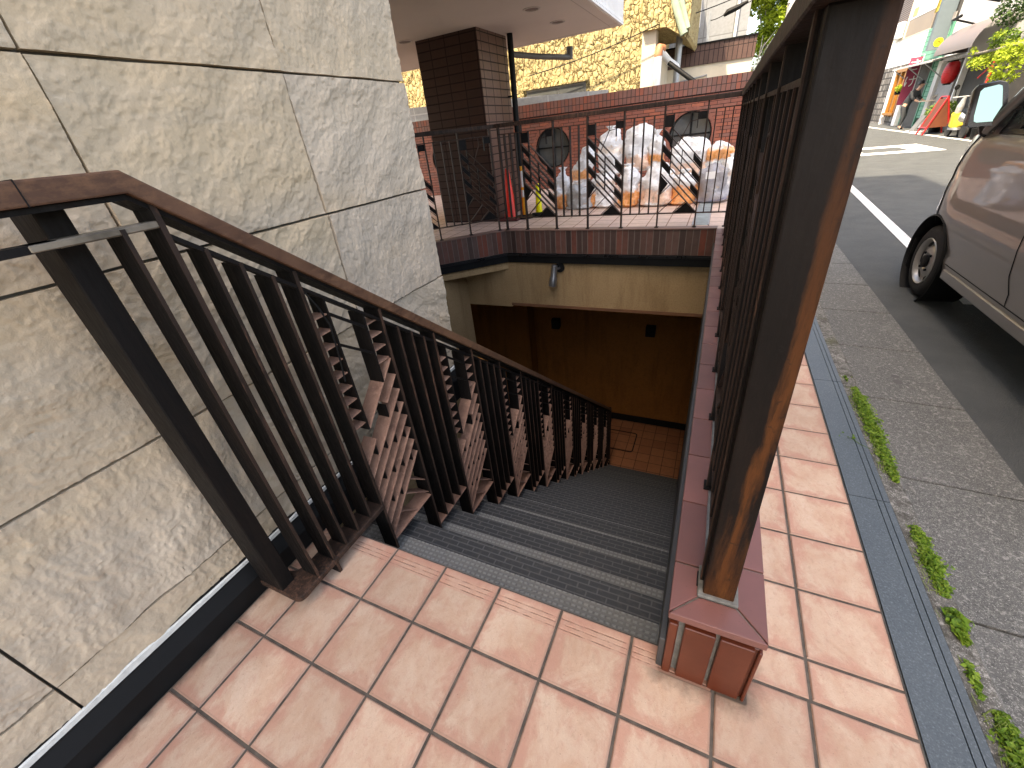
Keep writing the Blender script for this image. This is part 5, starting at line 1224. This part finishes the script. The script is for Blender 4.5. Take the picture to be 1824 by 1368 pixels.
ylw = MB(); ylw.grid(lambda u, v: (8.2 + .3 * u, 27.3 + .2 * v + .05 * math.sin(u * 6), 4.8 - .85 * v + .2 * u), 6, 8); tag(ylw.build("yellow_flag", plain("yellow_cloth", (.62, .52, .12), .8, var=.4, sc=8), recalc=False), "small yellow flag beside the upper window", "flag")
aw = thing("awning", (7.9, 27, 2.2), "thin pale grey awning on struts over the mint green shop", "awning")
m = MB(); m.hexa([(7.55, 23.5, 2.14), (8.49, 23.5, 2.27), (8.49, 28.3, 2.27), (7.55, 28.3, 2.14), (7.55, 23.5, 2.20), (8.49, 23.5, 2.33), (8.49, 28.3, 2.33), (7.55, 28.3, 2.20)]); m.build("awning_roof", plain("grey_awning", (.40, .40, .39), .6, var=.1), aw)
m = MB()
for y in (28.1, 26.2, 24.2): m.tube([(7.6, y, 2.14), (8.45, y, 1.45)], .018, 6)
m.build("strut", 'grey_metal', aw)

sw = thing("white_izakaya", (FX, 22, GZ), "white rendered eatery with an arched dark canopy and planting", "building")
m = MB(); m.box(FX, 14, 14.0, 25.59, 2.2, 8.5); m.build("white_wall", plain("white_render", (.55, .55, .54), .8, var=.05, sc=1, bmp=.1), sw)
m = MB(); m.box(FX + .05, 14, 14.0, 25.59, GZ, 2.199); m.build("dark_front", plain("dark_timber_front", (.045, .040, .035), .7, var=.5, sc=3), sw)
m = MB(); m.box(FX - .1, FX + .049, 25.2, 25.59, GZ, 2.199); m.box(FX - .12, FX + .049, 22.9, 23.02, .3, 2.25); m.build("white_post", 'white', sw)
m = MB(); m.box(FX - .02, FX + .049, 23.6, 25.1, GZ, 2.1); m.build("grey_side_panel", plain("mid_grey_panel", (.30, .30, .30), .8, var=.1), sw)  # grey panel with a slight mottle
m = MB()
def arch(u, v):
    t = math.pi * (.02 + .48 * u); return (FX - .95 * math.sin(t) * 1.0, 20.2 + 3.2 * v, 2.30 + .80 * math.cos(t))
m.grid(arch, 12, 6); m.build("arched_canopy", plain("brown_grey_canopy_cloth", (.15, .125, .115), .55, var=.15), sw, smooth=True, recalc=False)
m = MB(); e = [arch(i / 11, 1.) for i in range(12)]; b = len(m.v); m.v += [Vector(p) for p in e] + [Vector((FX, 23.4, 2.30))]; m.face(range(13)); m.build("canopy_end", plain("dark_canopy_end", (.05, .036, .03), .6), sw, recalc=False)
m = MB()
for i, (y, z, l) in enumerate(((22.9, 2.72, .5), (22.5, 2.62, .45), (22.1, 2.55, .42), (22.7, 2.45, .4), (22.3, 2.38, .36))): m.hexa([(FX - .80, y, z - .08), (FX - .78, y, z - .08), (FX - .78, y + l * .35, z - .08), (FX - .80, y + l * .35, z - .08), (FX - .60, y, z + .1), (FX - .58, y, z + .1), (FX - .58, y + l * .35, z + .1), (FX - .60, y + l * .35, z + .1)])
m.build("canopy_lettering", 'white', sw)
m = MB()
m.tube([(FX - .1, 23.4, 3.1), (FX - .75, 23.2, 3.3)], .03, 6); m.tube([(FX - .75, 23.2, 3.3), (FX - .75, 22.7, 3.33)], .05, 8); m.tube([(FX - .1, 22.0, 3.5), (FX - .8, 21.6, 3.65), (FX - .8, 21.2, 3.65)], .035, 6); m.tube([(FX - .05, 24.6, 2.5), (FX - .3, 24.6, 2.7), (FX - .3, 24.4, 2.9), (FX - .05, 24.3, 2.9)], .03, 6)
m.build("spot_lamp_arm", 'black', sw, smooth=True)
m = MB(); m.lathe([(.0, 0), (.14, .02), (.16, .10), (.0, .14)], (FX - .12, 25.3, 2.62), 'z', 14); m.build("porch_lamp", 'white', sw, smooth=True)
ln = thing("paper_lantern", (8.0, 22.9, 1.7), "big red paper lantern hanging at the eatery entrance", "lantern")
m = MB(); LZ = 1.72
m.lathe([(.10 if abs(h) > .31 else .225 * math.sqrt(max(.05, 1 - (h / .40) ** 2)) * (1 + .02 * math.cos(h * 90)), h) for h in [x * .017 - .323 for x in range(39)]], (7.98, 22.55, LZ), 'z', 28); m.build("paper_body", plain("red_paper", (.40, .008, .012), .45, var=.1, bmp=.05), ln, smooth=True)
m = MB(); m.lathe([(.11, .32), (.11, .36)], (7.98, 22.55, LZ), 'z', 20); m.lathe([(.11, -.36), (.11, -.32)], (7.98, 22.55, LZ), 'z', 20); m.tube([(7.98, 22.55, LZ + .35), (7.98, 22.55, 2.18)], .008, 5); m.build("rim_ring", 'black', ln)

def shrub(name, x, y, z, r, n, s, leafm, label, cat='plant', pot=True):
    root = thing(name, (x, y, GZ), label, cat); m = MB(); blob_leaves(m, (x, y, z), r, n, s); m.build("foliage", leafm, root, recalc=False)
    m = MB()
    if pot: m.lathe([(.16, 0), (.2, .3), (.17, .3)], (x, y, GZ), 'z', 16); m.build("pot", 'black', root)
    m = MB(); m.tube([(x, y, GZ + (.25 if pot else 0)), (x + .02, y, z)], .025, 6); m.build("stem", 'bark', root)
shrub("planter_bush", 7.95, 22.0, .58, (.45, .8, .30), 900, .09, 'leaf_g', "low leafy bush in a planter behind the red sign stand")
shrub("potted_tree", 7.9, 19.3, 3.0, (.42, .42, .42), 700, .10, 'leaf_d', "tall clipped potted tree, dark upper ball of leaves by the white wall", 'tree')
shrub("potted_tree", 7.85, 19.0, 2.35, (.34, .34, .24), 450, .09, 'leaf_g', "clipped potted tree with a lighter lower ball of leaves", 'tree')
ivy = thing("climbing_ivy", (7.9, 20, 2.1), "yellow green creeper spilling over the eatery canopy edge", "plant")
m = MB()
for _ in range(30): blob_leaves(m, (7.62 + random.uniform(-.1, .35), random.uniform(17.6, 21.2), 2.05 + random.gauss(-.12, .16)), (.14, .18, .12), 26, .10)
m.build("leaves", 'leaf_y', ivy, recalc=False); m = MB(); m.tube([(7.75, 17.5, 2.1), (7.7, 22.6, 2.1)], .04, 6); m.build("trellis_bar", 'bark', ivy)
shrub("bamboo_shrub", 7.7, 17.7, 1.70, (.35, .6, .55), 500, .13, 'leaf_y', "bright yellow green shrub at the eatery beyond the van")
rw = MB(); rw.tube([(7.7, 18.6, -.1), (7.7, 18.6, 2.0)], .03, 6); rw.tube([(7.7, 18.6, 1.75), (7.7, 19.3, 1.45)], .02, 6); tag(rw.build("red_prop", plain("red_paint", (.50, .02, .02), .5)), "thin red timber prop among the shrubs", "prop")

asn = thing("sign_stand", (7.7, 21.3, GZ), "red framed folding sign stand on the pavement by the eatery", "sign")
m = MB(); RED = plain("red_frame_paint", (.34, .010, .010), .45)
def fl(a, b, r=.028): m.tube([a, b], r, 6)
ax, ay = 7.70, 21.0
for yy in (0, .62):
    fl((ax - .36, ay + yy, GZ), (ax, ay + yy, 1.02)); fl((ax + .36, ay + yy, GZ), (ax, ay + yy, 1.02))
fl((ax, ay, 1.02), (ax, ay + .62, 1.02)); fl((ax - .30, ay, .12), (ax - .30, ay + .62, .12)); m.build("frame", RED, asn)
m = MB(); m.hexa([(ax - .28, ay + .03, .12), (ax - .26, ay + .03, .12), (ax - .26, ay + .59, .12), (ax - .28, ay + .59, .12), (ax - .03, ay + .03, .96), (ax - .01, ay + .03, .96), (ax - .01, ay + .59, .96), (ax - .03, ay + .59, .96)])
m.hexa([(ax + .26, ay + .03, .12), (ax + .28, ay + .03, .12), (ax + .28, ay + .59, .12), (ax + .26, ay + .59, .12), (ax + .01, ay + .03, .96), (ax + .03, ay + .03, .96), (ax + .03, ay + .59, .96), (ax + .01, ay + .59, .96)])
m.quad((ax - .26, ay + .005, .12), (ax + .26, ay + .005, .12), (ax, ay + .005, .96), (ax, ay + .005, .96)); m.build("board", plain("rust_orange_board", (.12, .030, .008), .7), asn, recalc=False)
bd = thing("folding_board", (7.75, 23.2, GZ), "small dark slate board leaning on a stand near the person", "sign")
m = MB(); m.hexa([(7.5, 22.7, GZ), (7.55, 22.7, GZ), (7.55, 23.2, GZ), (7.5, 23.2, GZ), (7.78, 22.7, .48), (7.82, 22.7, .48), (7.82, 23.2, .48), (7.78, 23.2, .48)]); m.build("board", plain("slate_board", (.12, .12, .115), .6), bd)
m = MB(); m.box(7.45, 7.95, 22.6, 22.68, GZ, GZ + .05); m.box(7.45, 7.95, 23.3, 23.38, GZ, GZ + .05); m.build("foot", 'white', bd)

sc = thing("scooter", (7.55, 18.9, GZ), "grey scooter with a yellow panel parked beyond the van", "scooter")
m = MB(); x, y = 7.6, 18.7
for yy in (y - .2, y + .95):
    m.lathe([(.15, -.045), (.22, -.03), (.22, .03), (.15, .045)], (x, yy, GZ + .22), 'x', 24)
m.build("wheel", 'tyre', sc, smooth=True)
m = MB(); m.tube([(x, y + .9, .2), (x, y + .72, .75), (x, y + .66, .98)], [.06, .09, .04], 10); m.tube([(x - .3, y + .66, 1.0), (x + .3, y + .66, 1.0)], .02, 6); m.tube([(x, y - .3, .42), (x, y + .1, .5), (x, y + .25, .40)], [.10, .15, .10], 10); m.box(x - .13, x + .13, y + .15, y + .7, .12, .18); m.build("body", plain("silver_plastic", (.45, .46, .47), .35, .3), sc, smooth=True)
m = MB(); m.hexa([(x - .16, y + .4, .16), (x + .16, y + .4, .16), (x + .16, y + .65, .2), (x - .16, y + .65, .2), (x - .14, y + .62, .52), (x + .14, y + .62, .52), (x + .14, y + .82, .60), (x - .14, y + .82, .60)]); m.build("front_shield", plain("yellow_panel", (.38, .30, .015), .4), sc, bevel=.03)
m = MB(); m.tube([(x, y - .35, .58), (x, y + .2, .60)], [.10, .11], 10); m.tube([(x - .25, y + .66, 1.0), (x - .3, y + .60, 1.25)], .012, 5); m.lathe([(.0, 0), (.07, 0)], (x - .3, y + .6, 1.27), 'y', 12, False); m.build("seat", 'black', sc, smooth=True)

# ================================================================== person carrying a tray
def skin_mesh(name, pts, edges, mat, parent, sub=2):
    me = D.meshes.new(name); o0 = org(parent); me.from_pydata([tuple(Vector(p[0]) - o0) for p in pts], edges, []); me.materials.append(M[mat] if isinstance(mat, str) else mat)
    o = D.objects.new(name, me); COL.objects.link(o); md = o.modifiers.new('k', 'SKIN'); 
    sv = me.skin_vertices[0].data if me.skin_vertices else None
    if sv is None: bm = bmesh.new(); bm.from_mesh(me); bm.verts.layers.skin.verify(); bm.to_mesh(me); bm.free(); sv = me.skin_vertices[0].data
    for i, p in enumerate(pts): sv[i].radius = p[1] if isinstance(p[1], tuple) else (p[1], p[1]); sv[i].use_root = (i == 0)
    md.use_smooth_shade = True; s2 = o.modifiers.new('s', 'SUBSURF'); s2.levels = sub; s2.render_levels = sub
    dg = bpy.context.evaluated_depsgraph_get(); me2 = D.meshes.new_from_object(o.evaluated_get(dg)); D.objects.remove(o)
    me2.materials.clear(); me2.materials.append(M[mat] if isinstance(mat, str) else mat)
    for p in me2.polygons: p.use_smooth = True
    o = D.objects.new(name, me2); COL.objects.link(o); o.parent = parent; return o
per = thing("person", (7.85, 25.6, GZ), "person in black top, shorts and leggings bending over a tray outside the shop", "person")
px_, py_ = 7.85, 25.6
def P(dx, dy, z): return (px_ + dx, py_ + dy, GZ + z)      # the person faces -y / +x, leaning forward
F = Vector((.72, -.69, 0))                                # facing
S_ = Vector((.69, .72, 0))                                 # to the left hand
def Q(f, s, z): v = F * f + S_ * s; return (px_ + v.x, py_ + v.y, GZ + z)
body_pts = [(Q(-.10, 0, .86), .135), (Q(-.04, 0, 1.02), .135), (Q(.06, 0, 1.20), .15), (Q(.14, 0, 1.34), .12), (Q(.20, 0, 1.42), .055), (Q(.25, 0, 1.50), .075), (Q(.275, 0, 1.58), .088), (Q(.28, 0, 1.645), .05),
            (Q(.13, .17, 1.33), .062), (Q(.20, .24, 1.12), .048), (Q(.40, .20, 1.00), .036), (Q(.47, .19, .98), .026), (Q(.13, -.17, 1.33), .062), (Q(.20, -.24, 1.12), .048), (Q(.40, -.20, 1.00), .036), (Q(.47, -.19, .98), .026),
            (Q(-.09, .09, .80), .095), (Q(-.06, .12, .48), .062), (Q(-.16, .12, .10), .042), (Q(-.10, .12, .045), .036), (Q(.03, .13, .035), .028),
            (Q(-.09, -.09, .80), .095), (Q(.02, -.13, .48), .062), (Q(.02, -.14, .10), .042), (Q(.06, -.14, .045), .036), (Q(.20, -.15, .035), .028)]
E_ = [(0, 1), (1, 2), (2, 3), (3, 4), (4, 5), (5, 6), (6, 7), (3, 8), (8, 9), (9, 10), (10, 11), (3, 12), (12, 13), (13, 14), (14, 15), (0, 16), (16, 17), (17, 18), (18, 19), (19, 20), (0, 21), (21, 22), (22, 23), (23, 24), (24, 25)]
SKIN = plain("skin", (.50, .30, .21), .5, var=.06, bmp=.02)
bo = skin_mesh("body", body_pts, E_, SKIN, per)
CL = plain("black_clothes", (.022, .026, .030), .8, var=.3, sc=8, bmp=.3)
skin_mesh("top", [(Q(-.11, 0, .74), .165), (Q(-.08, 0, .90), .155), (Q(-.03, 0, 1.04), .155), (Q(.07, 0, 1.20), .17), (Q(.14, 0, 1.335), .135), (Q(.19, 0, 1.40), .075), (Q(.13, .17, 1.335), .082), (Q(.195, .235, 1.14), .066), (Q(.34, .21, 1.03), .050), (Q(.13, -.17, 1.335), .082), (Q(.195, -.235, 1.14), .066), (Q(.34, -.21, 1.03), .050)],
          [(0, 1), (1, 2), (2, 3), (3, 4), (4, 5), (4, 6), (6, 7), (7, 8), (4, 9), (9, 10), (10, 11)], CL, per)
for sgn_ in (1, -1):
    k = 16 if sgn_ > 0 else 21; g = [Vector(body_pts[k + i][0]) for i in range(5)]
    skin_mesh("trouser_leg", [(tuple(Vector(Q(-.10, sgn_ * .06, .84))), .115), (tuple(g[0]), .11), (tuple(g[1]), .074), (tuple(g[2]), .053)], [(0, 1), (1, 2), (2, 3)], CL, per)
    skin_mesh("shoe", [(tuple(g[3] + Vector((0, 0, .0))), .048), (tuple(g[3] + (g[4] - g[3]) * .6), .045), (tuple(g[4]), .036)], [(0, 1), (1, 2)], 'black', per, 1)
    # fingers
    h0 = Vector(Q(.48, sgn_ * .19, .975))
    for q in range(4):
        a = h0 + S_ * sgn_ * (.024 - .016 * q); skin_mesh("finger", [(tuple(a), .010), (tuple(a + F * .035 + Vector((0, 0, -.012))), .009), (tuple(a + F * (.058 - .004 * abs(q - 1)) + Vector((0, 0, -.035))), .0075)], [(0, 1), (1, 2)], SKIN, bo, 1)
    a = h0 - S_ * sgn_ * .028; skin_mesh("thumb", [(tuple(a), .011), (tuple(a + F * .02 - S_ * sgn_ * .015 + Vector((0, 0, .01))), .010), (tuple(a + F * .045 - S_ * sgn_ * .015 + Vector((0, 0, .012))), .008)], [(0, 1), (1, 2)], SKIN, bo, 1)
m = MB(); hc = Vector(Q(.255, 0, 1.595))
def hair(u, v):
    t = 2 * math.pi * v; ph = math.pi * u * .62; d = Vector((math.sin(ph) * math.cos(t), math.sin(ph) * math.sin(t), math.cos(ph)))
    f_ = d.dot(F); d2 = d * (.112 if f_ < .3 else .098); d2.z = d2.z * 1.12 if d.z > 0 else d2.z
    return hc + d2 + F * (-.012) + Vector((0, 0, .0 if f_ < .25 else .035))
m.grid(hair, 12, 24, wrap=True); m.build("hair", plain("black_hair", (.010, .009, .009), .5), per, smooth=True, recalc=False)
m = MB(); nz = Vector(Q(.365, 0, 1.555)); m.tube([nz + Vector((0, 0, .03)), nz + F * .012, nz + Vector((0, 0, -.012)) - F * .01], [.008, .013, .006], 6); m.build("nose", SKIN, per, smooth=True)
m = MB()
for s_ in (.034, -.034): m.lathe([(0, -.008), (.012, 0), (0, .008)], Vector(Q(.345, s_, 1.585)), 'z', 8)
m.tube([Q(.345, .026, 1.525), Q(.352, 0, 1.523), Q(.345, -.026, 1.525)], .005, 5); m.build("eye_and_mouth", plain("dark_features", (.05, .02, .02), .5), per)
m = MB()
for s_ in (.09, -.09): m.lathe([(0, -.03), (.014, 0), (0, .03)], Vector(Q(.27, s_, 1.575)), 'z', 8)
m.build("ear", SKIN, per, smooth=True)
tr = thing("serving_tray", (8.15, 25.2, .85), "pale flat board held out by the person in black", "tray")
m = MB(); c = Vector(Q(.72, 0, .955)); 
m.hexa([c + F * a + S_ * b + Vector((0, 0, h)) for h in (0, .03) for a, b in ((-.26, -.24), (.50, -.24), (.50, .24), (-.26, .24))]); m.build("board", plain("pale_board", (.62, .52, .42), .6), tr, bevel=.005)
pb = thing("white_sheet", (8.3, 24.6, 1.0), "white sheet of plastic lying over the end of the pale board", "sheet")
m = MB(); c2 = Vector(Q(1.02, 0, 1.01)); m.grid(lambda u, v: c2 + F * (.62 * u - .2) + S_ * (.5 * v - .25) + Vector((0, 0, .02 + .30 * u + .04 * math.sin(v * 5 + u * 7))), 10, 10); m.build("sheet", 'white', pb, smooth=True, recalc=False)
